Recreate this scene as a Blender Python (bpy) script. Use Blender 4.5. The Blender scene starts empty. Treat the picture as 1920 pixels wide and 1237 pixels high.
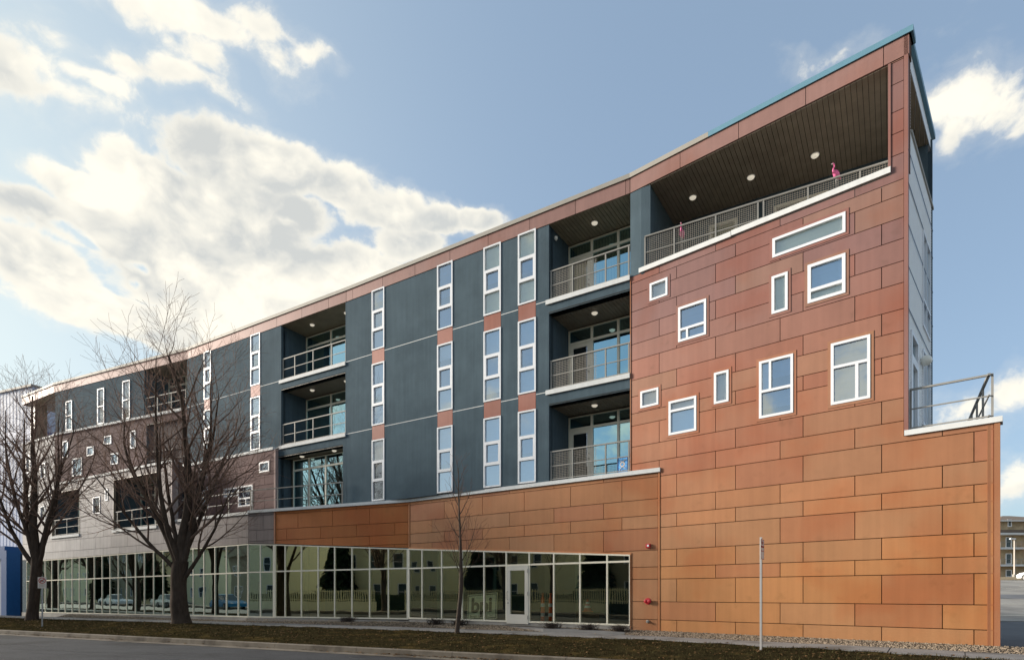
import bpy, math, random
from mathutils import Matrix, Vector, noise
R = math.radians
rnd = random.Random(7)
SC = bpy.context.scene
COL = SC.collection

# ------------------------------------------------------------------ camera
cam_d = bpy.data.cameras.new('camera')
cam = bpy.data.objects.new('camera', cam_d); COL.objects.link(cam)
cam.location = (0, 0, 1.07); cam.rotation_euler = (R(90), 0, 0)
cam_d.sensor_width = 36; cam_d.lens = 36*1106/1920
cam_d.shift_y = 493.5/1920
cam_d.clip_start = .1; cam_d.clip_end = 3000
SC.camera = cam

# ------------------------------------------------------------------ light
SUN_AZ = R(-75)        # clockwise from +Y (the view direction); the sun stands low to the left and grazes the street front
SUN_EL = R(18)
sd = bpy.data.lights.new('sun', 'SUN'); sun = bpy.data.objects.new('sun', sd); COL.objects.link(sun)
sd.energy = 4.8; sd.angle = R(14); sd.color = (1, .91, .79)
to_sun = Vector((math.sin(SUN_AZ)*math.cos(SUN_EL), math.cos(SUN_AZ)*math.cos(SUN_EL), math.sin(SUN_EL)))
sun.rotation_euler = to_sun.to_track_quat('Z', 'Y').to_euler()
sun.location = to_sun*60
SC.view_settings.view_transform = 'Standard'; SC.view_settings.look = 'None'
SC.view_settings.exposure = 0.74; SC.view_settings.gamma = 1; SC.view_settings.use_curve_mapping = False

W = bpy.data.worlds.new('World'); SC.world = W; W.use_nodes = True
def build_sky():
    nt = W.node_tree; N = nt.nodes; L = nt.links
    for n in list(N): N.remove(n)
    def nd(t, **k):
        n = N.new(t)
        for a, b in k.items(): setattr(n, a, b)
        return n
    def m(op, a, b=None, c=None, clamp=False):
        n = nd('ShaderNodeMath', operation=op, use_clamp=clamp)
        for i, v in enumerate((a, b, c)):
            if v is None: continue
            if isinstance(v, (int, float)): n.inputs[i].default_value = v
            else: L.new(v, n.inputs[i])
        return n.outputs[0]
    def vm(op, a, b=None):
        n = nd('ShaderNodeVectorMath', operation=op)
        for i, v in enumerate((a, b)):
            if v is None: continue
            if isinstance(v, tuple): n.inputs[i].default_value = v
            else: L.new(v, n.inputs[i])
        return n
    def mr(v, a, b, c=0., d=1., t='SMOOTHSTEP'):
        n = nd('ShaderNodeMapRange', interpolation_type=t)
        L.new(v, n.inputs[0])
        for i, q in enumerate((a, b, c, d)): n.inputs[i+1].default_value = q
        return n.outputs[0]
    def mix(f, a, b):
        n = nd('ShaderNodeMix', data_type='RGBA')
        if isinstance(f, (int, float)): n.inputs[0].default_value = f
        else: L.new(f, n.inputs[0])
        for i, v in ((6, a), (7, b)):
            if isinstance(v, tuple): n.inputs[i].default_value = v
            else: L.new(v, n.inputs[i])
        return n.outputs[2]
    out = nd('ShaderNodeOutputWorld'); bg = nd('ShaderNodeBackground'); bg.inputs[1].default_value = .125
    sky = nd('ShaderNodeTexSky', sky_type='NISHITA', sun_disc=False)
    sky.sun_elevation = SUN_EL; sky.sun_rotation = SUN_AZ
    sky.altitude = 200; sky.air_density = 1.0; sky.dust_density = 1.2; sky.ozone_density = 1.5
    tc = nd('ShaderNodeTexCoord'); d = tc.outputs['Generated']
    dn = vm('NORMALIZE', d).outputs[0]
    sp = nd('ShaderNodeSeparateXYZ'); L.new(dn, sp.inputs[0]); X, Y, Z = sp.outputs
    az = m('ARCTAN2', X, Y); el = m('ARCSINE', Z)
    cb = nd('ShaderNodeCombineXYZ'); L.new(az, cb.inputs[0]); L.new(el, cb.inputs[1]); ae = cb.outputs[0]
    wa = nd('ShaderNodeTexNoise'); wa.inputs['Scale'].default_value = 5.5; wa.inputs['Detail'].default_value = 5; L.new(dn, wa.inputs['Vector'])
    ae = vm('ADD', ae, vm('MULTIPLY', vm('SUBTRACT', wa.outputs[1], (.5, .5, .5)).outputs[0], (.12, .085, 0)).outputs[0]).outputs[0]
    ae = vm('ADD', ae, (.0, .012, 0)).outputs[0]
    # cloud bodies: (azimuth, elevation, half width, half height, weight)
    B = SKYBLOBS
    fld = None
    for a, e, ra, re, w in B:
        v = vm('SUBTRACT', ae, (a, e, 0)).outputs[0]
        v = vm('MULTIPLY', v, (1/ra, 1/re, 0)).outputs[0]
        ln = vm('LENGTH', v).outputs['Value']
        f = m('MULTIPLY_ADD', ln, -w, w)
        if w < 0: neg = m('MAXIMUM', m('MULTIPLY', f, -1), 0); NEG.append(neg); continue
        fld = f if fld is None else m('SMOOTH_MAX', fld, f, .12)
    for n_ in NEG: fld = m('SUBTRACT', fld, n_)
    # the rest of the sky: scattered clouds of the same kind
    def noi(vec, sc, det, rough=.55):
        n = nd('ShaderNodeTexNoise'); n.inputs['Scale'].default_value = sc; n.inputs['Detail'].default_value = det
        n.inputs['Roughness'].default_value = rough; L.new(vec, n.inputs['Vector']); return n.outputs[0]
    g = noi(vm('MULTIPLY', dn, (1, 1, 1.9)).outputs[0], 2.1, 3)
    gen = m('MULTIPLY', m('SUBTRACT', g, .545), 4.0)
    absaz = m('ABSOLUTE', az)
    outm = m('MAXIMUM', mr(absaz, .80, 1.05), mr(el, .80, 1.05))
    nmx = nd('ShaderNodeMix', data_type='FLOAT'); L.new(outm, nmx.inputs[0]); L.new(fld, nmx.inputs[2]); L.new(gen, nmx.inputs[3]); field = nmx.outputs[0]
    warp = nd('ShaderNodeTexNoise'); warp.inputs['Scale'].default_value = 9; warp.inputs['Detail'].default_value = 3; L.new(dn, warp.inputs['Vector'])
    wv = vm('MULTIPLY', vm('SUBTRACT', warp.outputs[1], (.5, .5, .5)).outputs[0], (.07, .07, .07)).outputs[0]
    p1 = vm('ADD', vm('MULTIPLY', dn, (1, 1, 1.35)).outputs[0], wv).outputs[0]
    p2 = vm('ADD', p1, (-.030, -.004, .050)).outputs[0]
    n1 = noi(p1, 10, 9, .60); n2 = noi(p2, 10, 4, .55)
    n3 = noi(p1, 4.6, 5, .55)
    vo = nd('ShaderNodeTexVoronoi', feature='SMOOTH_F1'); vo.inputs['Scale'].default_value = 19; vo.inputs['Detail'].default_value = 2; L.new(p1, vo.inputs['Vector'])
    field = m('ADD', field, m('MULTIPLY_ADD', m('SUBTRACT', .42, vo.outputs['Distance']), .22, .02))
    dens = m('ADD', m('ADD', field, m('MULTIPLY', m('SUBTRACT', n1, .5), 2.5)), m('MULTIPLY_ADD', m('SUBTRACT', n3, .5), .8, .09))
    cov = mr(dens, .0, .48)
    wisp = m('MULTIPLY', mr(m('ADD', dens, .30), .0, .6), .18)
    cov = m('MAXIMUM', cov, wisp)
    relief = m('ADD', m('ADD', m('MULTIPLY', m('SUBTRACT', .40, vo.outputs['Distance']), .8), m('MULTIPLY', m('SUBTRACT', n1, n2), 3.4)), m('MULTIPLY', m('SUBTRACT', n3, .5), 3.0))
    lit = m('ADD', m('MULTIPLY', relief, .8), .74, clamp=True)
    thin = mr(dens, .15, .9)
    shade = m('SUBTRACT', 1, m('MULTIPLY', m('SUBTRACT', 1, lit), m('MULTIPLY_ADD', thin, .75, .25)))
    ccol = mix(shade, CLOUD_DARK, CLOUD_LIGHT)
    # the air in front of far clouds and towards the horizon
    hz = nd('ShaderNodeMix', data_type='RGBA'); 
    skyc = mix(.50, sky.outputs[0], SKY_PALE)
    glow = m('POWER', m('MAXIMUM', vm('DOT_PRODUCT', dn, tuple(Vector((math.sin(R(-62)), math.cos(R(-62)), .25)).normalized())).outputs['Value'], 0), 4.5)
    skyc = mix(m('MULTIPLY', glow, .80), skyc, SKY_GLOW)
    col = mix(cov, skyc, ccol)
    L.new(col, bg.inputs[0]); L.new(bg.outputs[0], out.inputs[0])
NEG = []
CLOUD_LIGHT = (5.3, 5.05, 4.40, 1); CLOUD_DARK = (3.15, 3.25, 3.20, 1)
SKY_PALE = (1.95, 2.60, 3.35, 1); SKY_GLOW = (4.3, 4.75, 4.3, 1)
SKYBLOBS = [  # BLOBS
 (-0.469, 0.586, 0.086, 0.042, 1.55), (-0.379, 0.593, 0.101, 0.040, 1.55), (-0.545, 0.538, 0.099, 0.037, 1.55), (-0.620, 0.500, 0.084, 0.028, 1.55), (-0.688, 0.464, 0.065, 0.025, 1.40), (-0.282, 0.591, 0.083, 0.033, 1.55), (-0.205, 0.569, 0.104, 0.038, 1.55), (-0.117, 0.569, 0.080, 0.031, 1.55), (-0.045, 0.572, 0.054, 0.022, 1.40), (-0.425, 0.524, 0.165, 0.062, 1.86), (-0.571, 0.479, 0.115, 0.036, 1.55), (-0.469, 0.446, 0.173, 0.066, 1.86), (-0.298, 0.500, 0.165, 0.053, 1.86), (-0.179, 0.539, 0.105, 0.033, 1.55), (-0.683, 0.417, 0.071, 0.035, 1.55), (-0.538, 0.378, 0.127, 0.037, 1.55), (-0.614, 0.387, 0.091, 0.032, 1.55), (-0.379, 0.434, 0.125, 0.041, 1.55), (-0.704, 0.604, 0.079, 0.049, 0.74), (-0.667, 0.597, 0.077, 0.021, 0.64), (-0.608, 0.625, 0.053, 0.014, 0.55), (-0.571, 0.651, 0.056, 0.018, 0.55), (-0.511, 0.654, 0.060, 0.015, 0.55), (-0.490, 0.682, 0.040, 0.020, 0.46), (-0.504, 0.713, 0.113, 0.021, 0.64), (-0.409, 0.731, 0.057, 0.018, 0.55), (-0.394, 0.711, 0.058, 0.022, 0.55), (-0.347, 0.718, 0.045, 0.014, 0.46), (-0.683, 0.654, 0.061, 0.020, 0.46), (0.490, 0.697, 0.042, 0.012, 0.33), (0.655, 0.604, 0.040, 0.029, 0.30), (0.694, 0.570, 0.048, 0.025, 0.34), (0.638, 0.565, 0.023, 0.026, 0.36), (0.672, 0.257, 0.050, 0.033, 0.50), (0.712, 0.275, 0.036, 0.032, 0.60), (0.704, 0.145, 0.031, 0.023, 0.40), (0.620, 0.226, 0.054, 0.021, 0.30), (-0.567, 0.456, 0.032, 0.010, -0.90), (-0.363, 0.545, 0.027, 0.007, -0.60), (-0.347, 0.551, 0.072, 0.031, 1.71), (-0.650, 0.459, 0.040, 0.008, -0.70), (-0.577, 0.434, 0.015, 0.011, -0.60)
]
build_sky()

# ------------------------------------------------------------------ object helpers
MW = {}
def link(o, parent, M):
    COL.objects.link(o); o.matrix_basis = M; MW[o.name] = M
    if parent is not None:
        o.parent = parent; o.matrix_parent_inverse = MW[parent.name].inverted()
    return o
def I4(): return Matrix.Identity(4)
def mk(name, vf, mat, parent=None, M=None, smooth=False, color=None, kind=None, label=None):
    v, f = vf
    me = bpy.data.meshes.new(name); me.from_pydata(v, [], f); me.update()
    if smooth: me.polygons.foreach_set('use_smooth', [True]*len(me.polygons))
    me.materials.append(mat)
    return mko(name, me, parent, M, color, kind, label)
def mko(name, me, parent=None, M=None, color=None, kind=None, label=None):
    o = bpy.data.objects.new(name, me); link(o, parent, M or I4())
    if color: o.color = (*color, 1)
    if kind: o['kind'] = kind
    if label: o['label'] = label
    return o
def thing(name, label, cat, loc=(0, 0, 0), rz=0, group=None):
    o = bpy.data.objects.new(name, None); o.empty_display_size = .3
    link(o, None, Matrix.Translation(loc) @ Matrix.Rotation(rz, 4, 'Z'))
    o['label'] = label; o['category'] = cat
    if group: o['group'] = group
    return o
def dup(root, M, label, group=None):
    r = root.copy(); link(r, None, M); r['label'] = label
    if group: r['group'] = group
    D = M @ MW[root.name].inverted()
    def rec(src, dst):
        for ch in list(src.children):
            c = ch.copy(); COL.objects.link(c); c.parent = dst
            MW[c.name] = D @ MW[ch.name]
            c.matrix_basis = MW[c.name]; c.matrix_parent_inverse = MW[dst.name].inverted()
            rec(ch, c)
    rec(root, r)
    return r
def box(x0, x1, y0, y1, z0, z1):
    v = [(x0,y0,z0),(x1,y0,z0),(x1,y1,z0),(x0,y1,z0),(x0,y0,z1),(x1,y0,z1),(x1,y1,z1),(x0,y1,z1)]
    return v, [(0,3,2,1),(4,5,6,7),(0,1,5,4),(1,2,6,5),(2,3,7,6),(3,0,4,7)]
def join(*parts):
    V, F = [], []
    for v, f in parts:
        n = len(V); V += v; F += [tuple(i+n for i in q) for q in f]
    return V, F
def boxes(*bs): return join(*[box(*b) for b in bs])
def basis(d):
    d = d.normalized(); a = Vector((0, 0, 1)) if abs(d.z) < .9 else Vector((1, 0, 0))
    u = d.cross(a).normalized(); return u, d.cross(u)
def tube(pts, rad, k=6, cap=True, V=None, F=None):
    V = [] if V is None else V; F = [] if F is None else F
    pts = [Vector(p) for p in pts]; n0 = len(V); n = len(pts)
    if not isinstance(rad, (list, tuple)): rad = [rad]*n
    u = None
    for i, p in enumerate(pts):
        d = (pts[min(i+1, n-1)] - pts[max(i-1, 0)])
        if d.length < 1e-7: d = Vector((0, 0, 1))
        d.normalize()
        if u is None: u, w = basis(d)
        else:
            u = u - d*u.dot(d)
            if u.length < 1e-4: u, w = basis(d)
            u.normalize(); w = d.cross(u)
        for j in range(k):
            a = 2*math.pi*j/k
            q = p + (u*math.cos(a) + w*math.sin(a))*rad[i]; V.append(tuple(q))
    for i in range(n-1):
        for j in range(k):
            a = n0+i*k+j; b = n0+i*k+(j+1) % k
            F.append((a, b, b+k, a+k))
    if cap:
        F.append(tuple(n0+j for j in reversed(range(k)))); F.append(tuple(n0+(n-1)*k+j for j in range(k)))
    return V, F
def lathe(prof, k=16, c=(0, 0, 0)):
    V, F = [], []
    for r, z in prof:
        for j in range(k):
            a = 2*math.pi*j/k; V.append((c[0]+r*math.cos(a), c[1]+r*math.sin(a), c[2]+z))
    for i in range(len(prof)-1):
        for j in range(k):
            a = i*k+j; b = i*k+(j+1) % k; F.append((a, b, b+k, a+k))
    F.append(tuple(reversed(range(k)))); F.append(tuple((len(prof)-1)*k+j for j in range(k)))
    return V, F
def ellips(c, r, k=12, m=8, rot=None):
    V, F = lathe([(max(1e-3, math.sin(math.pi*i/m)), -math.cos(math.pi*i/m)) for i in range(m+1)], k)
    M = (rot or Matrix.Identity(3))
    V = [tuple(Vector(c) + M @ Vector((x*r[0], y*r[1], z*r[2]))) for x, y, z in V]
    return V, F
# planar polygons
def clip(P, a, b, c):
    out = []; n = len(P)
    for i in range(n):
        p, q = P[i], P[(i+1) % n]; fp = a*p[0]+b*p[1]+c; fq = a*q[0]+b*q[1]+c
        if fp >= -1e-9: out.append(p)
        if (fp > 1e-9 and fq < -1e-9) or (fp < -1e-9 and fq > 1e-9):
            t = fp/(fp-fq); out.append((p[0]+(q[0]-p[0])*t, p[1]+(q[1]-p[1])*t))
    return out
def area(P): return .5*sum(P[i][0]*P[(i+1) % len(P)][1]-P[(i+1) % len(P)][0]*P[i][1] for i in range(len(P))) if len(P) > 2 else 0
def edges(P):
    for i in range(len(P)):
        p, q = P[i], P[(i+1) % len(P)]
        a, b = -(q[1]-p[1]), (q[0]-p[0]); yield a, b, -(a*p[0]+b*p[1])     # >=0 inside for CCW
def inter(P, Q):
    for a, b, c in edges(Q):
        P = clip(P, a, b, c)
        if len(P) < 3: return []
    return P if area(P) > 1e-5 else []
def sub(polys, H):
    out = []
    for P in polys:
        if not inter(P, H): out.append(P); continue
        rest = P
        for a, b, c in edges(H):
            piece = clip(rest, -a, -b, -c)
            if area(piece) > 1e-5: out.append(piece)
            rest = clip(rest, a, b, c)
            if area(rest) < 1e-6: break
    return out
def rc(s0, s1, z0, z1): return [(s0, z0), (s1, z0), (s1, z1), (s0, z1)]
def prism(polys, o0, o1):
    V, F = [], []
    for P in polys:
        n = len(P); b = len(V)
        V += [(x, -o1, z) for x, z in P] + [(x, -o0, z) for x, z in P]
        F.append(tuple(b+i for i in range(n))); F.append(tuple(b+n+i for i in reversed(range(n))))
        for i in range(n):
            j = (i+1) % n; F.append((b+i, b+n+i, b+n+j, b+j))
    return V, F
def plate(P, z0, z1):       # horizontal polygon
    if area(P) < 0: P = P[::-1]
    n = len(P); V = [(x, y, z1) for x, y in P]+[(x, y, z0) for x, y in P]
    F = [tuple(range(n)), tuple(n+i for i in reversed(range(n)))]
    for i in range(n): F.append((i, n+i, n+(i+1) % n, (i+1) % n))
    return V, F
class Fr:                    # a vertical plane seen from outside: s runs to the right, offsets grow towards the street
    def __init__(s, a, b, z=0):
        s.a = Vector((a[0], a[1])); d = Vector((b[0]-a[0], b[1]-a[1])); s.L = d.length; s.d = d.normalized(); s.n = Vector((s.d.y, -s.d.x))
        s.M = Matrix.Translation((a[0], a[1], z)) @ Matrix.Rotation(math.atan2(s.d.y, s.d.x), 4, 'Z')
    def p(s, x, off=0, z=0): q = s.a+s.d*x+s.n*off; return Vector((q.x, q.y, z))

# ------------------------------------------------------------------ materials
def newmat(name):
    m = bpy.data.materials.new(name); m.use_nodes = True; nt = m.node_tree
    return m, nt, nt.nodes['Principled BSDF']
def addn(nt, t, **k):
    n = nt.nodes.new(t)
    for a, b in k.items(): setattr(n, a, b)
    return n
def mat(name, col, rough=.6, metal=0., var=.12, scale=4., bump=0., bscale=60., stretch=(1, 1, 1), usecolor=False, spec=.5, world=True, dark=None, streak=0.):
    m, nt, p = newmat(name); L = nt.links
    p.inputs['Roughness'].default_value = rough; p.inputs['Metallic'].default_value = metal
    p.inputs['Specular IOR Level'].default_value = spec
    if world:
        g = addn(nt, 'ShaderNodeNewGeometry'); vec = g.outputs['Position']
    else:
        g = addn(nt, 'ShaderNodeTexCoord'); vec = g.outputs['Object']
    mp = addn(nt, 'ShaderNodeMapping'); mp.inputs['Scale'].default_value = stretch; L.new(vec, mp.inputs[0])
    n = addn(nt, 'ShaderNodeTexNoise'); n.inputs['Scale'].default_value = scale; n.inputs['Detail'].default_value = 7; n.inputs['Roughness'].default_value = .6
    L.new(mp.outputs[0], n.inputs['Vector'])
    mr = addn(nt, 'ShaderNodeMapRange'); L.new(n.outputs[0], mr.inputs[0])
    mr.inputs[1].default_value = .25; mr.inputs[2].default_value = .75; mr.inputs[3].default_value = 1-var; mr.inputs[4].default_value = 1+var
    fac = mr.outputs[0]
    if streak:
        mp2 = addn(nt, 'ShaderNodeMapping'); mp2.inputs['Scale'].default_value = (7, 7, .35); L.new(vec, mp2.inputs[0])
        n2 = addn(nt, 'ShaderNodeTexNoise'); n2.inputs['Scale'].default_value = 1; n2.inputs['Detail'].default_value = 5; L.new(mp2.outputs[0], n2.inputs['Vector'])
        m2 = addn(nt, 'ShaderNodeMapRange'); L.new(n2.outputs[0], m2.inputs[0]); m2.inputs[1].default_value = .3; m2.inputs[2].default_value = .7; m2.inputs[3].default_value = 1-streak; m2.inputs[4].default_value = 1+streak*.6
        mm = addn(nt, 'ShaderNodeMath', operation='MULTIPLY'); L.new(fac, mm.inputs[0]); L.new(m2.outputs[0], mm.inputs[1]); fac = mm.outputs[0]
    if usecolor:
        oi = addn(nt, 'ShaderNodeObjectInfo'); base = oi.outputs['Color']
    else:
        rgb = addn(nt, 'ShaderNodeRGB'); rgb.outputs[0].default_value = (*col, 1); base = rgb.outputs[0]
    if dark:
        n4 = addn(nt, 'ShaderNodeTexNoise'); n4.inputs['Scale'].default_value = dark[1]; n4.inputs['Detail'].default_value = 6; L.new(vec, n4.inputs['Vector'])
        m4 = addn(nt, 'ShaderNodeMapRange', interpolation_type='SMOOTHSTEP'); L.new(n4.outputs[0], m4.inputs[0]); m4.inputs[1].default_value = dark[2]; m4.inputs[2].default_value = dark[3]
        mx = addn(nt, 'ShaderNodeMix', data_type='RGBA'); L.new(m4.outputs[0], mx.inputs[0]); L.new(base, mx.inputs[6]); mx.inputs[7].default_value = (*dark[0], 1); base = mx.outputs[2]
    vmn = addn(nt, 'ShaderNodeVectorMath', operation='SCALE'); L.new(base, vmn.inputs[0]); L.new(fac, vmn.inputs['Scale'])
    L.new(vmn.outputs[0], p.inputs['Base Color'])
    if bump:
        nb = addn(nt, 'ShaderNodeTexNoise'); nb.inputs['Scale'].default_value = bscale; nb.inputs['Detail'].default_value = 6; L.new(mp.outputs[0], nb.inputs['Vector'])
        bm = addn(nt, 'ShaderNodeBump'); bm.inputs['Strength'].default_value = bump; bm.inputs['Distance'].default_value = .02
        L.new(nb.outputs[0], bm.inputs['Height']); L.new(bm.outputs[0], p.inputs['Normal'])
    return m
def glass(name, tint=(.8, .85, .82), refl=.30, rcol=(1, 1, 1), wave=.35, wscale=1.3):
    m, nt, p = newmat(name); L = nt.links; nt.nodes.remove(p); out = nt.nodes['Material Output']
    gl = addn(nt, 'ShaderNodeBsdfGlossy'); gl.inputs['Roughness'].default_value = .012; gl.inputs['Color'].default_value = (*rcol, 1)
    tr = addn(nt, 'ShaderNodeBsdfTransparent'); tr.inputs['Color'].default_value = (*tint, 1)
    lw = addn(nt, 'ShaderNodeLayerWeight'); lw.inputs['Blend'].default_value = .35
    mr = addn(nt, 'ShaderNodeMapRange'); L.new(lw.outputs['Fresnel'], mr.inputs[0]); mr.inputs[1].default_value = 0; mr.inputs[2].default_value = 1; mr.inputs[3].default_value = refl; mr.inputs[4].default_value = .95
    mx = addn(nt, 'ShaderNodeMixShader'); L.new(mr.outputs[0], mx.inputs[0]); L.new(tr.outputs[0], mx.inputs[1]); L.new(gl.outputs[0], mx.inputs[2]); L.new(mx.outputs[0], out.inputs[0])
    g = addn(nt, 'ShaderNodeNewGeometry'); n = addn(nt, 'ShaderNodeTexNoise'); n.inputs['Scale'].default_value = wscale; n.inputs['Detail'].default_value = 1; L.new(g.outputs['Position'], n.inputs['Vector'])
    b = addn(nt, 'ShaderNodeBump'); b.inputs['Strength'].default_value = wave; b.inputs['Distance'].default_value = .02; L.new(n.outputs[0], b.inputs['Height']); L.new(b.outputs[0], gl.inputs['Normal'])
    return m
def soffit_mat(name, col, var):
    return mat(name, col, rough=.55, var=var, scale=3, stretch=(1, 1, 1), bump=.1, bscale=40)
M_copper = mat('copper_panel', (1, 1, 1), rough=.55, metal=.10, var=.10, scale=1.1, usecolor=True, bump=.03, bscale=160, streak=.07, spec=.2)
def blotch(m, col, sc, a, b, k):
    nt = m.node_tree; L = nt.links; p = nt.nodes['Principled BSDF']; src = p.inputs['Base Color'].links[0].from_socket
    g = addn(nt, 'ShaderNodeNewGeometry'); n = addn(nt, 'ShaderNodeTexNoise'); n.inputs['Scale'].default_value = sc; n.inputs['Detail'].default_value = 4; L.new(g.outputs['Position'], n.inputs['Vector'])
    r = addn(nt, 'ShaderNodeMapRange', interpolation_type='SMOOTHSTEP'); L.new(n.outputs[0], r.inputs[0]); r.inputs[1].default_value = a; r.inputs[2].default_value = b; r.inputs[4].default_value = k
    x = addn(nt, 'ShaderNodeMix', data_type='RGBA', blend_type='MULTIPLY'); L.new(r.outputs[0], x.inputs[0]); L.new(src, x.inputs[6]); x.inputs[7].default_value = (*col, 1); L.new(x.outputs[2], p.inputs['Base Color'])
blotch(M_copper, (.86, .70, .62), .55, .48, .68, .8); blotch(M_copper, (.80, .82, .80), 2.6, .60, .78, .7)
M_grey = mat('grey_panel', (1, 1, 1), rough=.8, spec=.12, var=.09, scale=1.3, usecolor=True, bump=.04, bscale=120, streak=.10)
M_joint = mat('joint_backing', (.10, .040, .020), rough=.9)
M_jointg = mat('joint_backing_grey', (.06, .045, .045), rough=.9)
M_stucco = mat('dark_stucco', (.084, .119, .142), streak=.09, rough=.95, spec=.1, var=.13, scale=1.2, bump=.5, bscale=55, dark=((.073, .104, .125), .5, .45, .65))
M_white = mat('white_trim', (.66, .67, .66), rough=.7, spec=.2, var=.05, scale=3, streak=.06)
M_vinyl = mat('white_window_frame', (.76, .77, .79), rough=.35, var=.03)
M_cream = mat('cream_aluminium', (.76, .71, .58), rough=.35, var=.05, metal=.0)
M_alu = mat('aluminium_rail', (.29, .28, .255), rough=.6, metal=.1, spec=.25, var=.08)
M_wire = mat('wire_mesh', (.42, .38, .32), rough=.5, metal=.2)
M_coping = mat('sky_tinted_coping', (.12, .26, .34), rough=.5, metal=.1, var=.06)  # blue of the reflected sky put into the coping colour
M_copingc = mat('cream_metal_coping', (.34, .32, .28), rough=.6, metal=.1, spec=.2, var=.06)
M_soffit = mat('brown_soffit_boards', (.27, .22, .16), rough=.5, var=.2, scale=2.5, bump=.06)
M_soffitl = mat('tan_soffit_boards', (.34, .27, .18), rough=.5, var=.2, scale=2.5, bump=.06)
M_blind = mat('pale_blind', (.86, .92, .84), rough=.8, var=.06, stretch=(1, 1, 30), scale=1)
M_blindb = mat('blue_blind', (.17, .31, .52), rough=.8, var=.15, stretch=(1, 1, 30), scale=1)  # plain blue blind
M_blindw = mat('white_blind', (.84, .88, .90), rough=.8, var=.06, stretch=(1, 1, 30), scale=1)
M_vblind = mat('vertical_blind', (.50, .46, .25), rough=.8, var=.06)
M_dark = mat('dark_interior', (.035, .035, .03), rough=.9, var=.3)
M_inwall = mat('interior_wall', (.16, .15, .10), rough=.9, var=.15)
M_infloor = mat('interior_floor', (.09, .085, .065), rough=.5, var=.2)
M_concrete = mat('concrete', (.30, .285, .26), rough=.9, var=.18, scale=2, bump=.25, bscale=50, dark=((.17, .155, .14), .8, .48, .72))
M_side = mat('white_metal_siding', (.86, .88, .90), rough=.5, var=.04)
M_roof = mat('roof_membrane', (.3, .3, .3), rough=.9)
G_clear = glass('window_glass', (.92, .95, .94), refl=.16, wave=.12)
G_blue = glass('blue_window_glass', (.55, .68, .80), refl=.40, rcol=(.84, .95, 1), wave=.14)
G_teal = glass('balcony_glass', (.50, .56, .52), refl=.52, rcol=(.58, .92, 1), wave=.1)
G_shop = glass('storefront_glass', (.84, .90, .78), refl=.42, rcol=(1, 1, .72), wave=.12, wscale=.9)
G_shopl = glass('teal_storefront_glass', (.45, .62, .58), refl=.50, rcol=(.84, 1, .92), wave=.12, wscale=1.0)

# ------------------------------------------------------------------ the building
K = (3.817, 19.02)
P1 = Fr(K, (K[0]+.75543*9.2, K[1]-.65523*9.2))
P2 = Fr((-7.32, 26.1), K)
P3a = Fr((-17.9, 32.5), (-7.32, 26.1))
P3b = Fr((-29.4, 37.9), (-17.9, 32.5))
L1 = Fr((-4.27, 24.4), (4.59, 18.35))
L0 = Fr((-12.43, 27.83), (-4.27, 24.4))
LW = Fr((-31.17, 39.0), (-12.43, 27.83))
CORN = P1.p(7.49); SF = Fr((CORN.x, CORN.y), (CORN.x+.667*4.33, CORN.y+.745*4.33))
GD = Vector((.543, .840))     # the building's cross direction
BLD = thing('apartment_building', 'four storey apartment building with copper panels, dark stucco walls and pointed roof prow', 'building', (0, 24, 0))
GAP = .009
_pc = {}
def touch(P, Q):
    for i in range(len(P)):
        a, b = Vector(P[i]), Vector(P[(i+1) % len(P)]); d = b-a; l = d.length
        if l < 1e-4: continue
        d /= l
        for j in range(len(Q)):
            e, f = Vector(Q[j])-a, Vector(Q[(j+1) % len(Q)])-a
            if abs(d.cross(e)) < 1e-4 and abs(d.cross(f)) < 1e-4:
                t0, t1 = sorted((d.dot(e), d.dot(f)))
                if min(l, t1)-max(0, t0) > 1e-3: return True
    return False
def components(pol):
    out = []
    for P in pol:
        hit = [g for g in out if any(touch(P, q) for q in g)]; n = [P]
        for g in hit: n += g; out.remove(g)
        out.append(n)
    return out
def mkeach(name, rects, o0, o1, m, parent, M, **k):
    for r in rects: mk(name, prism([r], o0, o1), m, parent, M, **k)
def cladding(wall, fr, outs, holes, rows, joints, colfn, matr, name='cladding_panel', o0=-.12, o1=0.):
    """panels in courses between the heights in rows; joints(i) gives the s of the vertical joints of course i"""
    for i in range(len(rows)-1):
        z1, z0 = rows[i], rows[i+1]
        js = joints(i)
        for a, b in zip(js[:-1], js[1:]):
            cell = rc(a+GAP, b-GAP, z0+GAP, z1-GAP)
            if b-a < .06: continue
            pol = []
            for O in outs:
                q = inter(cell, O)
                if q: pol.append(q)
            for H in holes: pol = sub(pol, H)
            pol = [q for q in pol if area(q) > .002]
            if not pol: continue
            c = colfn((a+b)/2, (z0+z1)/2)
            if len(pol) > 1:
                grp = components(pol)
                if len(grp) > 1:
                    for q in grp: mk(name, prism(q, o0, o1), matr, wall, fr.M, color=c)
                    continue
            full = len(pol) == 1 and abs(area(pol[0])-(b-a-2*GAP)*(z1-z0-2*GAP)) < 1e-4
            if full:
                key = (round(b-a, 3), round(z1-z0, 3), matr.name, o0, o1)
                if key not in _pc:
                    me = bpy.data.meshes.new(name); me.from_pydata(*(lambda vf: (vf[0], [], vf[1]))(prism([rc(GAP, b-a-GAP, GAP, z1-z0-GAP)], o0, o1))); me.materials.append(matr); _pc[key] = me
                mko(name, _pc[key], wall, fr.M @ Matrix.Translation((a, 0, z0)), c)
            else: mk(name, prism(pol, o0, o1), matr, wall, fr.M, color=c)
def hsv(r, g, b, v): k = 1+rnd.uniform(-v, v); return (r*k, g*k, b*k)
def lerp3(a, b, t): t = max(0, min(1, t)); return tuple(a[i]+(b[i]-a[i])*t for i in range(3))
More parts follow.
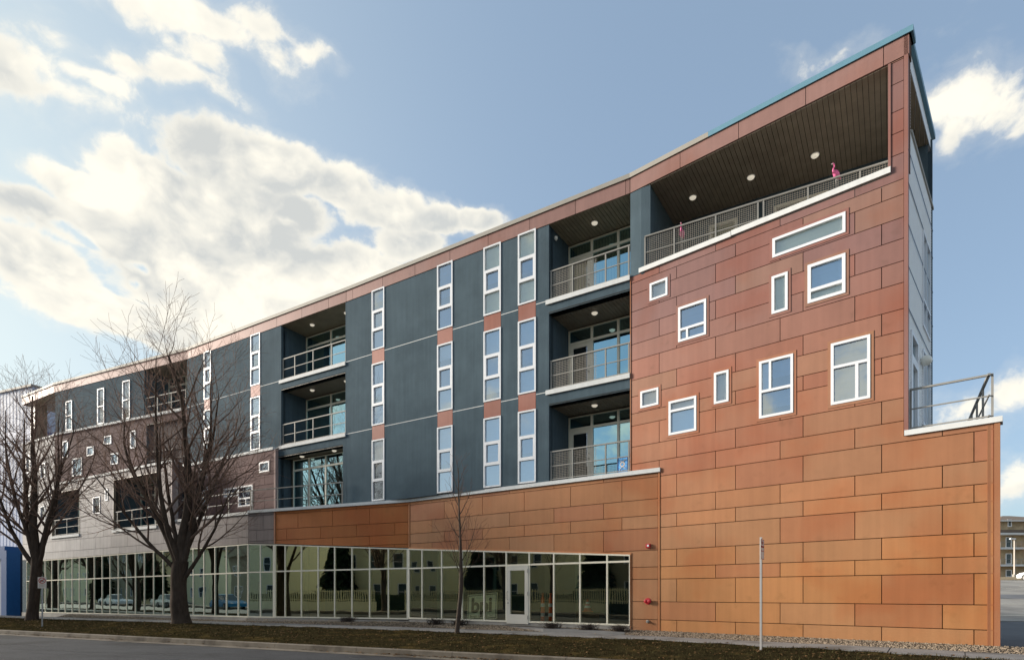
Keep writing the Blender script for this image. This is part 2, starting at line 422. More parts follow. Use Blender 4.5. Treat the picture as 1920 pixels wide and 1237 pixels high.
def copper_col(s, z):
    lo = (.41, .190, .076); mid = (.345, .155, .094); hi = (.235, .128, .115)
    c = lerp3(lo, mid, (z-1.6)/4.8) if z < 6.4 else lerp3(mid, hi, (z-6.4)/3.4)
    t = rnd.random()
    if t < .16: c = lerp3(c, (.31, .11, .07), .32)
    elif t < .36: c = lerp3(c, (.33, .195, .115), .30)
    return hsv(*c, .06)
def fascia_col(s, z): return hsv(.27, .155, .135, .06)
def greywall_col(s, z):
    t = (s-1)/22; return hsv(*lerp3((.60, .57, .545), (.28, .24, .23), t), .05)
def brown_col(s, z): return hsv(.15, .095, .092, .09)
def steps(start, step, n, lo, hi):
    v = [start+step*k for k in range(-n, n) if lo+.05 < start+step*k < hi-.05]
    return [lo]+v+[hi]
ROWS = [z+1.07 for z in (13.35, 12.85, 12.32, 11.65, 11.12, 10.59, 9.96, 9.59, 9.04, 8.53, 7.99, 7.47, 6.84, 6.31, 5.765, 5.375, 4.70, 4.145, 3.645, 2.96, 2.45, 2.05, 1.36, .834, .451, -.253, -.814, -1.45)]
IB = 17  # course 3.645 -> 2.96 carries the A joints
def jA(i): return (i-18) % 2 == 0

def window(fr, s0, s1, z0, z1, panes, frame=M_vinyl, gl=None, back=None, trim=None, proud=.025, depth=.12, name='window', gmap=None, backmap=None, poly=None):
    """panes: list of convex polygons or rects; back: blind material behind the glass"""
    outer = poly or rc(s0, s1, z0, z1)
    pp = [rc(*p) if len(p) == 4 and not isinstance(p[0], tuple) else p for p in panes]
    pol = [outer]
    for p in pp: pol = sub(pol, p)
    w = mk(name, prism(pol, -depth, proud), frame, BLD, fr.M)
    for i, p in enumerate(pp):
        g = (gmap[i] if gmap else gl) or G_blue
        V = [(x, .04, z) for x, z in p]
        mk('pane', (V, [tuple(range(len(V)))]), g, w, fr.M)
        b = backmap[i] if backmap else back
        if b is not None:
            xs = [q[0] for q in p]; zs = [q[1] for q in p]
            zc_ = min(zs)
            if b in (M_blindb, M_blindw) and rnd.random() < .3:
                zc_ = min(zs)+(max(zs)-min(zs))*rnd.uniform(.2, .55); mk('unlit_room_sheet', box(min(xs), max(xs), .088, .094, min(zs), zc_-.001), M_dark, w, fr.M)  # dark sheet painted for the unlit room below the blind
            mk('blind', box(min(xs), max(xs), .085, .095, zc_, max(zs)), b, w, fr.M)  # a dark material here stands for the unlit room instead
    if trim is not None:
        T = sub([rc(s0-.075, s1+.075, z0-.075, z1+.075)], rc(s0-.002, s1+.002, z0-.002, z1+.002))
        mk('window_trim', prism(T, -.10, .012), trim[0], w, fr.M, color=trim[1])
    return w
def split(s0, s1, z0, z1, vs=(), hs=(), f=.055, m=.03):
    ss = [s0+f-m]+list(vs)+[s1-f+m]; zz = [z0+f-m]+list(hs)+[z1-f+m]
    return [(ss[i]+m, ss[i+1]-m, zz[j]+m, zz[j+1]-m) for i in range(len(ss)-1) for j in range(len(zz)-1)]

# ---- P1: the copper prow wall
w = mk('copper_wall', prism(sub(sub([rc(0, 9.17, -.4, 4.90), rc(0, 7.47, 4.90, 11.25), rc(7.10, 7.5, 11.25, 13.95), rc(0, 7.52, 13.95, 14.44)], rc(-1, 1.0, -1, 4.88)), rc(-1, .0, -1, 20)), -.30, -.12), M_joint, BLD, P1.M)
COPW = w
tc = (.50, .20, .10)
WP1 = [  # s0,s1,z0,z1
 (4.387, 6.164, 9.17, 9.72+.03, 'a'), (5.276, 6.164, 8.70-.0, 9.71-.0, 'b')]
WINS = {
 'a': (4.387, 6.164, 10.235, 10.757), 'b': (5.276, 6.164, 8.70, 9.71), 'c': (4.366, 4.783, 8.70, 9.73), 'd': (.694, 1.297, 10.25, 10.80),
 'e': (1.647, 2.524, 8.69, 9.745), 'f': (5.828, 6.709, 5.91, 7.49), 'g': (4.033, 4.919, 5.91, 7.49), 'h': (2.756, 3.186, 6.58, 7.49),
 'i': (.365, .993, 6.95, 7.485), 'j': (1.333, 2.221, 5.92, 6.96)}
holes = [rc(a-.078, b+.078, c-.078, d+.078) for a, b, c, d in WINS.values()]
outsP1 = [rc(1.035, 9.07, -.4, 4.84), rc(0.03, 7.40, 4.975, 11.235), rc(1.035, 7.40, 4.84, 4.975), rc(7.15, 7.40, 11.235, 13.95)]
JA = lambda lo, hi: steps(1.589, 1.786, 8, lo, hi)
JB = lambda lo, hi: steps(2.797-1.786, 1.786, 8, lo, hi)
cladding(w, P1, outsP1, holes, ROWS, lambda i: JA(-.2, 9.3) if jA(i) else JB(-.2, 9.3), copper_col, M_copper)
mkeach('corner_trim', [rc(7.41, 7.495, 4.975, 14.43)], -.12, .02, M_copper, COPW, P1.M, color=(.27, .14, .12))
mkeach('corner_trim', [rc(9.085, 9.19, -.3, 4.84), rc(.985, 1.02, -.15, 4.90), rc(.0, .022, 4.975, 11.235), ], -.12, .02, M_copper, COPW, P1.M, color=(.36, .165, .085))
mkeach('corner_trim', [rc(7.085, 7.14, 11.30, 13.94)], -.12, .02, M_copper, COPW, P1.M, color=(.27, .14, .12))
mk('coping', prism([rc(7.42, 9.23, 4.845, 4.97)], -.32, .05), M_white, COPW, P1.M)
bw = M_blindb
for k, lay in {
    'a': (split(*WINS['a'], f=.07), [M_blind], [G_clear]),
    'b': (split(*WINS['b'], hs=(9.02,), f=.08, m=.04), [M_blind, M_blindw][::1], [G_clear, G_blue]),
    'c': (split(*WINS['c'], f=.07), [M_blind], [G_clear]),
    'd': (split(*WINS['d'], f=.065), [M_blindw], [G_clear]),
    'e': ([(1.715, 2.455, 9.09, 9.67), (1.715, 1.90, 8.76, 9.02), (1.96, 2.455, 8.76, 9.02)], [bw]*3, [G_blue]*3),
    'f': ([(5.895, 6.642, 6.90, 7.425), (5.895, 6.38, 5.98, 6.83), (6.45, 6.642, 5.98, 6.83)], [bw]*3, [G_blue]*3),
    'g': ([(4.10, 4.295, 6.68, 7.425), (4.355, 4.852, 6.68, 7.425), (4.10, 4.852, 5.98, 6.61)], [M_blindw, bw, bw], [G_blue]*3),
    'h': (split(*WINS['h'], f=.065), [M_blindw], [G_clear]),
    'i': (split(*WINS['i'], f=.065), [M_blindw], [G_clear]),
    'j': (split(*WINS['j'], hs=(6.65,), f=.07, m=.035), [M_blindw]*2, [G_blue, G_clear])}.items():
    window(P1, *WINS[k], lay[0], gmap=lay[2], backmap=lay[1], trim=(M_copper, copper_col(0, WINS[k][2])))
# fascia round the roof
def fascia(fr, lo, hi, start, step, name='fascia', zb=13.96):
    f = mk(name, prism([rc(lo, hi, zb+.005, 14.43)], -.30, -.10), M_joint, BLD, fr.M)
    js = steps(start, step, 30, lo, hi)
    for a, b in zip(js[:-1], js[1:]):
        mk('fascia_panel', prism([rc(a+.008, b-.008, zb, 14.425)], -.10, .02), M_copper, f, fr.M, color=fascia_col(0, 0))
    return f
fp1 = fascia(P1, .0, 7.52, 5.23, 1.76)
mk('roof_coping', prism([rc(2.6, 7.60, 14.432, 14.575)], -.40, .06), M_coping, fp1, P1.M)
mk('roof_coping', prism([rc(-.02, 2.598, 14.432, 14.575)], -.40, .06), M_copingc, fp1, P1.M)
# pier and terrace sill
mk('stucco_pier', boxes((0.0, .455, 0.0, .35, 11.25, 13.955)), M_stucco, BLD, P1.M)
Q = P1.p(.455, -.02); Q2 = Q+Vector((GD.x, GD.y, 0))*2.45
PF = Fr((Q.x, Q.y), (Q2.x, Q2.y))
mk('terrace_side_wall', prism([rc(0, PF.L, 11.2, 13.94)], -.02, .28), M_stucco, BLD, Matrix.Translation((-.05, 0, 0)) @ PF.M)
sill = mk('terrace_sill', prism([rc(.33, 3.26, 11.255, 11.40)], -.40, .06), M_white, BLD, P1.M)
mk('terrace_sill', prism([rc(3.27, 7.14, 11.275, 11.42)], -.40, .055), M_white, BLD, P1.M)
# terrace room: floor, back wall, soffit of boards
A0 = P1.p(.45, -.02); A1 = P1.p(7.46, -.02); SB = SF.p(4.28, -.02); BK0 = Vector((5.48, 20.7, 0)); BK1 = SF.p(3.72, -.02)
mk('terrace_floor', plate([(A0.x, A0.y), (A1.x, A1.y), (BK1.x, BK1.y), (BK0.x, BK0.y)], 11.0, 11.27), M_concrete, BLD)
sofp = [(A0.x, A0.y), (A1.x, A1.y), (SB.x, SB.y), (BK1.x, BK1.y), (BK0.x, BK0.y)]
if area(sofp) < 0: sofp = sofp[::-1]
V, F = [], []
ax = Vector((GD.y, -GD.x))
k = -40
for k in range(-60, 110):
    t0 = k*.128; c0 = Vector((A0.x, A0.y))+ax*t0
    a, b = ax.x, ax.y
    q = clip(sofp, a, b, -(a*c0.x+b*c0.y)-.0); q = clip(q, -a, -b, (a*c0.x+b*c0.y)+.128-.012) if len(q) > 2 else []
    if len(q) > 2 and abs(area(q)) > .002:
        v, f = plate(q, 13.93, 13.95); n = len(V); V += v; F += [tuple(i+n for i in x) for x in f]
sof = mk('terrace_soffit', (V, F), M_soffit, BLD)
mk('soffit_backing', plate(sofp, 13.951, 14.0), M_dark, sof)
TB = Fr((BK0.x, BK0.y), (BK1.x, BK1.y))
bwl = mk('terrace_back_wall', prism(sub(sub([rc(-.1, TB.L-.02, 11.2, 13.94)], rc(1.40, 2.30, 11.27, 13.50)), rc(3.42, 4.95, 11.27, 13.50)), -.15, 0), M_stucco, BLD, TB.M)
for s0, s1, vs in ((1.40, 2.30, ()), (3.42, 4.95, (4.2,))):
    window(TB, s0, s1, 11.30, 13.50, split(s0, s1, 11.30, 13.50, vs=vs, f=.09), frame=M_cream, gl=G_clear, back=M_vblind if s0 < 2 else M_dark, depth=.14)
M_lamp = mat('lamp_glass', (.80, .77, .68), rough=.4, var=.02)
M_lit = mat('lit_ceiling_lamp', (.80, .76, .66), rough=.4, var=.02); _p = M_lit.node_tree.nodes['Principled BSDF']; _p.inputs['Emission Color'].default_value = (1, .90, .72, 1); _p.inputs['Emission Strength'].default_value = .30
for s_, z_ in ((.56, 13.42), (4.72, 13.42)):
    p = TB.p(s_ if s_ < 1 else 5.1, .02, z_-.2); mk('wall_light', ellips(tuple(p), (.07, .07, .07)), M_lamp, BLD, smooth=True)
def ceil_light(x, y, z, r=.105, nm='ceiling_light'):
    c = mk(nm, lathe([(r*.6, -.075), (r*.92, -.05), (r, -.02), (r, 0)], 16, (x, y, z)), M_lit, BLD, smooth=False)
    mk('light_rim', lathe([(r+.018, -.02), (r+.018, .0)], 16, (x, y, z)), M_white, c)
for x, y in ((5.87, 19.15), (7.38, 18.22), (8.89, 17.31)): ceil_light(x, y, 13.93)

# railing builder
def railing(fr, s0, s1, zf, h, posts, mids=(.5,), mesh=(), off=-.08, dbl=(), low=.06, name='railing', wsp=.058, rr=.022):
    r = mk(name, boxes((s0, s1, -off-.028, -off+.028, zf+h-.042, zf+h)), M_alu, BLD, fr.M)
    for q in mids:
        mk('mid_rail', boxes((s0, s1, -off-.014, -off+.014, zf+h*q-.014, zf+h*q+.014)), M_alu, r, fr.M)
    mk('bottom_rail', boxes((s0, s1, -off-.016, -off+.016, zf+low, zf+low+.03)), M_alu, r, fr.M)
    for p in posts:
        mk('post', boxes((p-rr, p+rr, -off-.022, -off+.022, zf-.02, zf+h-.051)), M_alu, r, fr.M)
    for a, b in mesh:
        V = []; n = max(2, int((b-a)/wsp)); bs = []
        for i in range(1, n): x = a+(b-a)*i/n; bs.append((x-.0032, x+.0032, -off-.0032, -off+.0032, zf+low+.03, zf+h-.05))
        m_ = int((h-.11)/wsp)
        for j in range(1, m_): z = zf+low+.03+(h-.14)*j/m_; bs.append((a, b, -off+.0034, -off+.0098, z-.0032, z+.0032))
        mk('mesh_infill', boxes(*bs), M_wire, r, fr.M)
    return r
TR = Fr((4.25, 18.62), (9.81, 15.39))
pr = [-.05, .87, 2.1, 3.27, 3.42, 4.56, 5.8, 6.45]
railing(TR, -.06, 6.5, 11.30, 1.05, pr, mesh=[(pr[i]+.02, pr[i+1]-.02) for i in (0, 1, 2, 4, 5, 6)], off=0)

# ---- side face of the prow
sw = sub([rc(.14, 4.33, 4.9, 12.32), rc(.14, .42, 12.32, 13.95), rc(.33, 4.33, 13.95, 14.43)], rc(2.365, 3.75, 8.27, 10.85))
sw = sub(sw, rc(.42, 1.50, 4.95, 7.52)); sw = sub(sw, rc(2.365, 3.80, 5.616, 7.653))
SFW = mk('side_wall', prism(sw, -.25, -.03), M_side, BLD, SF.M)
# horizontally corrugated sheet, clipped to the same outline
pol = []
V, F = [], []
def corr(s0, s1, z0, z1, pitch=.075, amp=.012):
    n = int((z1-z0)/pitch*4); b = len(V)
    for i in range(n+1):
        z = z0+(z1-z0)*i/n; o = amp*math.sin(2*math.pi*z/pitch)
        V.append((s0, .03-.014-o, z)); V.append((s1, .03-.014-o, z))
    for i in range(n): F.append((b+2*i, b+2*i+1, b+2*i+3, b+2*i+2))
for q in ((0.02, .42, 4.95, 13.95), (.42, 1.50, 7.52, 12.32), (1.50, 2.365, 4.95, 12.32), (2.365, 3.75, 10.85, 12.32), (2.365, 3.75, 7.653, 8.27), (2.365, 3.80, 4.95, 5.616), (3.80, 4.33, 4.95, 12.32), (3.75, 3.80, 7.653, 12.32)): corr(*q)
mk('corrugated_sheet', (V, F), M_side, SFW, SF.M, smooth=True)
mk('sheet_joint', boxes(*[(0.01, 4.33, -.012, .0, z-.008, z+.008) for z in (7.9, 8.9, 9.9, 10.9, 11.7)]), mat('blue_joint', (.10, .16, .26)), SFW, SF.M)
window(SF, 2.365, 3.75, 8.27, 10.85, split(2.365, 3.75, 8.27, 10.85, vs=(3.0,), hs=(9.0,), f=.06), gl=G_blue, back=M_blindw, depth=.2)
window(SF, 2.365, 3.80, 5.616, 7.653, split(2.365, 3.80, 5.616, 7.653, vs=(3.0,), f=.06), gl=G_blue, back=M_blindw, depth=.2)
window(SF, .42, 1.50, 4.95, 7.52, [(.52, 1.40, 6.95, 7.43), (.60, 1.32, 5.15, 6.75)], gl=G_blue, back=M_dark, depth=.2, name='terrace_door')
mk('side_parapet_cap', prism([rc(.42, 4.34, 12.322, 12.40)], -.28, .03), M_copingc, BLD, SF.M)
mk('side_roof_coping', prism([rc(-.03, 4.42, 14.432, 14.575)], -.40, .06), M_coping, BLD, SF.M)
mk('corner_post', boxes((4.18, 4.33, .03, .25, 12.4, 13.94)), M_stucco, BLD, SF.M)
p = SF.p(2.17, .10, 7.25); mk('globe_wall_light', ellips(tuple(p), (.14, .14, .14)), M_lamp, BLD, smooth=True)
# second floor terrace behind the low copper wall
e0 = P1.p(9.17, 0); g3 = Vector((GD.x, GD.y, 0)); e1 = e0+g3*6
RET = Fr((e0.x, e0.y), (e1.x, e1.y))
mk('return_wall', prism([rc(.02, 6, -.4, 4.84)], -.2, 0), M_copper, BLD, RET.M, color=(.36, .165, .085))
mk('coping', prism([rc(.05, 6, 4.845, 4.97)], -.30, .05), M_white, BLD, RET.M)
t0 = P1.p(7.4, -.1); t1 = P1.p(9.1, -.1); t2 = t1+g3*6.2; t3 = SF.p(4.3, 0)+g3*1.5
mk('terrace_floor', plate([(t0.x, t0.y), (t1.x, t1.y), (t2.x, t2.y), (t3.x, t3.y)], 4.6, 4.84), M_concrete, BLD)
railing(P1, 7.50, 9.07, 4.97, 1.02, (7.52, 9.05), mids=(.52,), off=-.16)
railing(RET, .10, 4.6, 4.97, 1.02, (1.2, 2.4, 3.6, 4.58), mids=(.52,), off=-.16)

# ---- P2 / P3a: dark stucco walls with strip windows and balconies
STRIPS = {'P2': [(1.57, 2.307), (5.175, 5.95), (7.418, 8.197), (8.936, 9.682)], 'P3a': [(1.60, 2.24), (5.59, 6.35)]}
ZW = [(11.44, 14.0), (8.225, 10.86), (5.02, 7.61)]
def stuccowall(fr, s0, s1, strips, balc, lo=4.97, zs=None):
    holes = [rc(a, b, lo-1, 14.5) for a, b in strips] + [rc(*b) for b in balc]
    pol = [rc(s0, s1, lo, 8.10), rc(s0, s1, 8.125, 11.29), rc(s0, s1, 11.315, 13.955)]
    for z0, z1 in ((0, 0),): pass
    wl = mk('stucco_wall', prism(sub_all([rc(s0, s1, lo, 13.955)], [rc(*b) for b in balc]), -.30, -.12), M_stucco, BLD, fr.M)
    for P in pol:
        for q in merge_cols(P, holes):
            if area(q) > .02: mk('stucco_panel', prism([q], -.12, 0), M_stucco, wl, fr.M)
    rv = sub_all([rc(s0, s1, 8.10, 8.125), rc(s0, s1, 11.29, 11.315)], holes)
    mk('reveal_trim', prism(rv, -.10, .006), M_white, wl, fr.M)
    return wl
def sub_all(pol, holes):
    for h in holes: pol = sub(pol, h)
    return pol
def merge_cols(P, holes):      # split a band at the holes' sides and cut the holes out
    return sub_all([P], holes)
def strip(fr, a, b, zs=ZW, look=0, sp=True):
    for i, (z0, z1) in enumerate(zs):
        h = z1-z0; f = .055; f2 = .115
        zA = z0+h*.325; zB = z0+h*.645
        panes = [(a+f, b-f, z0+f, zA-.03), (a+f2, b-f2, zA+.085, zB-.085), (a+f, b-f, zB+.03, z1-f)]
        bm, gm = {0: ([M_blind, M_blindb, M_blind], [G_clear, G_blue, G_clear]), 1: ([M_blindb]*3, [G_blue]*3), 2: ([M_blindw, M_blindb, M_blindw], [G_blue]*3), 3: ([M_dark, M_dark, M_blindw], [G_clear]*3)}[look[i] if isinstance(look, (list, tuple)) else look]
        window(fr, a, b, z0, z1, panes, gmap=gm, backmap=bm)
        if sp and i < 2:
            zt = z0-.012; zb = zs[i+1][1]+.012
            mk('spandrel_panel', prism([rc(a+.012, b-.012, zb, zt)], -.12, .004), M_copper, BLD, fr.M, color=hsv(.30, .135, .105, .08))
P2W = stuccowall(P2, 0, 13.19, STRIPS['P2'], [(10.20, 13.24, 11.30, 13.955), (10.20, 13.24, 8.10, 10.83), (10.20, 13.24, 4.90, 7.625)])
strip(P2, *STRIPS['P2'][0], look=[1, 1, 3]); strip(P2, *STRIPS['P2'][1], look=[1, 2, 2])
strip(P2, *STRIPS['P2'][2], look=[0, 2, 2]); strip(P2, *STRIPS['P2'][3], look=[0, 2, 2])
fascia(P2, .0, 13.19, .41, 1.805); mk('roof_coping', prism([rc(-.02, 13.2, 14.432, 14.575)], -.40, .06), M_copingc, BLD, P2.M)

def balcony(fr, s0, s1, zf, zc, dep, posts, mesh, gv, door=None, head=.05, blinds=False, glz=G_teal, sofm=M_soffit, rail=True, sill=True, gs0=None, lights=(), transom=2.14, curtain=None):
    d = dep
    mk('balcony_recess', boxes((s0-.10, s0, .12, d+.1, zf-.1, zc+.05), (s1, s1+.08, .12, d+.1, zf-.1, zc+.05), (s0, s1, -.0, d, zf-.14, zf+.0)), M_stucco, BLD, fr.M)
    n = int((s1-s0)/.13); bs = [(s0+(s1-s0)*i/n, s0+(s1-s0)*(i+1)/n-.012, .0, d, zc, zc+.02) for i in range(n)]
    sf = mk('balcony_soffit', boxes(*bs), sofm, BLD, fr.M); mk('soffit_backing', boxes((s0, s1, .0, d, zc+.0205, zc+.06)), M_dark, sf, fr.M)
    # glazed back wall
    GF = Fr(tuple(fr.p(0, -d).xy), tuple(fr.p(10, -d).xy))
    ztop = zc-head
    zt = zf+transom
    g0 = gs0 if gs0 is not None else s0+.01
    vs = [g0]+gv+[s1]
    panes = []; f = .045
    for a, b in zip(vs[:-1], vs[1:]):
        panes.append((a+f, b-f, zt+f, ztop-f))
        if door is not None and abs(a-door) < .05: continue
        panes.append((a+f, b-f, zf+.10, zt-f))
    w_ = window(GF, g0, s1, zf, ztop, panes+([(door+f, [v for v in vs if v > door+.1][0]-f, zf+.02, zt-f)] if door is not None else []), frame=M_cream, gl=glz, proud=.03, depth=.08, name='glazed_wall') if False else None
    outer = rc(g0, s1, zf, ztop); pol = [outer]
    for p in panes: pol = sub(pol, rc(*p))
    if door is not None:
        db = [v for v in vs if v > door+.1][0]; dr = (door+f, db-f, zf+.02, zt-f); pol = sub(pol, rc(*dr))
    gw = mk('glazed_wall', prism(pol, -.05, .04), M_cream, BLD, GF.M)
    for p in panes: mk('pane', ([(p[0], 0, p[2]), (p[1], 0, p[2]), (p[1], 0, p[3]), (p[0], 0, p[3])], [(0, 1, 2, 3)]), glz, gw, GF.M)
    if door is not None:
        a, b, z0, z1 = dr; gp = (a+.14, b-.14, z0+.22, z1-.14)
        dd = mk('balcony_door', prism(sub([rc(*dr)], rc(*gp)), -.03, .02), M_cream, BLD, GF.M)
        mk('pane', ([(gp[0], 0, gp[2]), (gp[1], 0, gp[2]), (gp[1], 0, gp[3]), (gp[0], 0, gp[3])], [(0, 1, 2, 3)]), G_clear, dd, GF.M)
        mk('handle', boxes((b-.09, b-.05, -.07, -.02, z0+.95, z0+1.0), (b-.16, b-.05, -.08, -.065, z0+.99, z0+1.01), (b-.085, b-.055, -.05, -.02, z0+1.15, z0+1.19)), M_alu, dd, GF.M)
    # room behind
    mk('room', boxes((s0-.05, s1+.05, d+2.6, d+2.7, zf-.1, zc+.1), (s0-.1, s0-.05, d+.06, d+2.6, zf-.1, zc+.1), (s1+.05, s1+.1, d+.06, d+2.6, zf-.1, zc+.1), (s0-.05, s1+.05, d+.06, d+2.6, zc+.05, zc+.1)), M_inwall, BLD, fr.M)
    mk('room_floor', boxes((s0-.05, s1+.05, d+.06, d+2.6, zf-.1, zf)), M_infloor, BLD, fr.M)
    if blinds:
        bs = []; x = g0+.03
        while x < s1-.05:
            bs.append((x, x+.085, .13, .137, zf+.06, ztop-.02)); x += .115
        mk('vertical_blind', boxes(*bs), M_vblind, gw, GF.M)
    if curtain:
        bs = []; x = curtain[0]; i = 0
        while x < curtain[1]:
            bs.append((x, x+.05, .12+.03*(i % 2), .15+.03*(i % 2), zf+.02, ztop-.02)); x += .05; i += 1
        mk('curtain', boxes(*bs), M_vblind, gw, GF.M)
    if sill: mk('balcony_sill', prism([rc(s0-.10, s1+(.02 if s1 < 13 else 0), zf-.125, zf+.03)], -.30, .06), M_white, BLD, fr.M)
    if rail: railing(fr, s0+.02, s1-.02, zf+.02, 1.05, posts, mesh=mesh, off=-.07)
    for s_, off_ in lights:
        p = fr.p(s_, -off_, zc-.0); ceil_light(p.x, p.y, zc)
pb = [10.26, 11.09, 12.31, 13.12]; me_ = [(10.28, 11.07), (11.11, 12.0)]
gvb = [11.15, 12.17]
balcony(P2, 10.20, 13.19, 11.28, 13.955, 1.53, pb, me_, gvb, door=10.21, blinds=True, lights=((11.6, .75),), sofm=M_soffitl)
balcony(P2, 10.20, 13.19, 8.13, 10.83, 1.53, pb, me_, gvb, door=10.21, lights=((11.6, .75),))
balcony(P2, 10.20, 13.19, 4.97, 7.625, 1.53, pb, me_, gvb, door=10.21, lights=((11.6, .75),), sill=False)
mk('spotlight', lathe([(.03, 0), (.06, .05), (.06, .12)], 10, tuple(P2.p(10.3, -.35, 13.55))), M_lamp, BLD)

# P3a
BAL3 = [(7.93, 12.30, 11.28, 13.955), (7.93, 12.30, 8.13, 10.83)]
P3W = stuccowall(P3a, 0, 12.36, STRIPS['P3a'], [(7.93, 12.30, 11.28, 13.955), (7.93, 12.30, 8.10, 10.83), (7.73, 12.14, 4.80, 7.625), (-.1, 7.60, 4.7, 8.02), (-.1, .02, 8.0, 13.955)], lo=4.75)
strip(P3a, *STRIPS['P3a'][1], zs=ZW[:2], look=[1, 2], sp=False); strip(P3a, *STRIPS['P3a'][0], zs=ZW[:2], look=[2, 2], sp=False)
for a, b in STRIPS['P3a']: mk('spandrel_panel', prism([rc(a+.012, b-.012, 10.872, 11.428)], -.12, .004), M_copper, BLD, P3a.M, color=(.30, .15, .13)); mk('spandrel_panel', prism([rc(a+.01, b-.01, 8.10, 8.22)], -.12, .0), M_stucco, BLD, P3a.M)
fascia(P3a, .0, 12.36, .41, 1.805); mk('roof_coping', prism([rc(-.02, 12.38, 14.432, 14.575)], -.40, .06), M_copingc, BLD, P3a.M)
p3p = [8.0, 8.85, 10.12, 11.36, 12.25]
balcony(P3a, 7.93, 12.30, 11.28, 13.955, 1.5, p3p, [], [9.13+.6, 10.29+.9], curtain=(8.2, 9.0), lights=((9.3, .7), (11.6, .7)), sofm=M_soffitl, transom=2.1)
balcony(P3a, 7.93, 12.30, 8.13, 10.83, 1.5, p3p, [], [9.13+.6, 10.29+.9], curtain=(8.0, 9.8), lights=((9.3, .7), (11.6, .7)))
balcony(P3a, 7.73, 12.14, 4.86, 7.625, .65, [], [], [9.18, 10.32], curtain=(8.1, 9.1), lights=((9.0, .35), (11.2, .35)), rail=False, sill=False, gs0=8.02, transom=2.2)
# brown panelled volume on P3a below the stucco
BW = mk('brown_wall', prism([rc(-2.0, 7.60, 4.7, 8.0)], -.10, .03), M_jointg, BLD, P3a.M)
WM = {'m1': (6.495, 7.26, 6.998, 7.498), 'm2': (1.319, 2.12, 7.226, 7.744), 'm3': (-.79, .21, 6.247, 7.274), 'm4a': (3.60, 4.81, 6.021, 6.463), 'm4b': (4.812, 5.98, 5.439, 6.47), 'm5': (1.319, 2.24, 5.558, 6.737)}
PB = Fr(tuple(P3a.p(0, .15).xy), tuple(P3a.p(10, .15).xy))
ROWB = [8.0, 7.47, 6.84, 6.37, 5.75, 5.22, 4.80]
cladding(BW, PB, [rc(-2, 7.60, 4.8, 8.0)], [rc(a-.04, b+.04, c-.04, d+.04) for a, b, c, d in WM.values()], ROWB, lambda i: steps(.6 if i % 2 else 1.5, 1.8, 8, -2.0, 7.6), brown_col, M_grey, name='brown_panel')
mk('coping', prism([rc(-2.0, 7.55, 8.0, 8.13)], -.30, .19), M_white, BW, P3a.M)
mk('corner_trim', prism([rc(7.60, 7.72, 4.8, 8.0)], -.1, .16), M_grey, BW, P3a.M, color=(.36, .27, .25))
M_sticker = mat('patterned_window_film', (.30, .22, .42), rough=.5, var=.9, scale=9)
for k, (a, b, c, d) in WM.items():
    if k == 'm4b': pn = [(a+.07, b-.07, 5.88, d-.07), (a+.07, 5.40, c+.07, 5.80), (5.47, b-.07, c+.07, 5.80)]
    elif k == 'm3': pn = split(a, b, c, d, hs=(6.93,), f=.07, m=.03)
    elif k == 'm5': pn = split(a, b, c, d, vs=(1.75,), f=.07)
    else: pn = [(a+.07, b-.07, c+.07, d-.07)]
    window(PB, a, b, c, d, pn, gl=G_blue, back={'m4a': M_sticker, 'm4b': M_sticker, 'm5': M_vblind}.get(k, M_blindw), trim=(M_grey, (.30, .22, .20)))
# P3b
P3BW = mk('stucco_wall', prism(sub_all([rc(.1, 12.7, 11.25, 13.955)], [rc(8.99, 12.7, 11.28, 13.955), rc(7.02, 7.72, 11.35, 13.6), rc(4.573, 5.25, 11.35, 13.5), rc(1.288, 1.95, 11.35, 13.2)]), -.30, 0), M_stucco, BLD, P3b.M)
for a, b, z1 in ((7.02, 7.72, 13.6), (4.573, 5.25, 13.5), (1.288, 1.95, 13.2)):
    P = P3b; h = z1-11.35
    window(P, a, b, 11.35, z1, [(a+.06, b-.06, 11.41, 11.35+h*.48), (a+.06, b-.06, 11.41+h*.48, z1-.06)], gl=G_clear if a > 2 else G_blue, back=M_blindw if a > 2 else M_vblind, depth=.1, proud=.03)
BW2 = mk('brown_wall', prism([rc(.05, 12.7, 7.9, 11.18)], -.30, -.12), M_jointg, BLD, P3b.M)
WB = [(.94, 1.5, 9.68, 10.73), (1.954, 2.99, 8.41, 9.52), (3.488, 4.2, 9.53, 10.09), (5.212, 5.95, 10.04, 10.56), (7.75, 8.25, 9.545, 10.58), (5.9, 6.6, 8.778, 9.45)]
b3h = rc(9.2, 12.6, 8.13, 10.75)
cladding(BW2, P3b, [rc(.05, 12.7, 7.95, 11.18)], [rc(a-.04, b+.04, c-.04, d+.04) for a, b, c, d in WB]+[b3h], [11.18, 10.65, 10.2, 9.55, 9.05, 8.45, 7.95], lambda i: steps(.6 if i % 2 else 1.5, 1.8, 10, .05, 12.7), brown_col, M_grey, name='brown_panel')
for a, b, c, d in WB: window(P3b, a, b, c, d, [(a+.07, b-.07, c+.07, d-.07)], gl=G_blue, back=M_blindw)
mk('coping', prism([rc(-.05, 12.7, 11.18, 11.30)], -.30, .08), M_white, BW2, P3b.M)
fascia(P3b, -.05, 12.7, .41, 1.805); mk('roof_coping', prism([rc(-.07, 12.7, 14.432, 14.575)], -.40, .06), M_copingc, BLD, P3b.M)
for zf, zc in ((11.28, 13.955), (8.13, 10.75)):
    mk('stucco_wall', prism([rc(9.0 if zf > 11 else 9.2, 9.02 if zf > 11 else 9.22, zf, zc)], -1.5, 0), M_stucco, BLD, P3b.M)
    balcony(P3b, 9.0 if zf > 11 else 9.2, 12.55, zf, zc, 1.5, [9.05, 10.1, 11.3, 12.5], [], [10.6, 11.8], blinds=zf < 11)
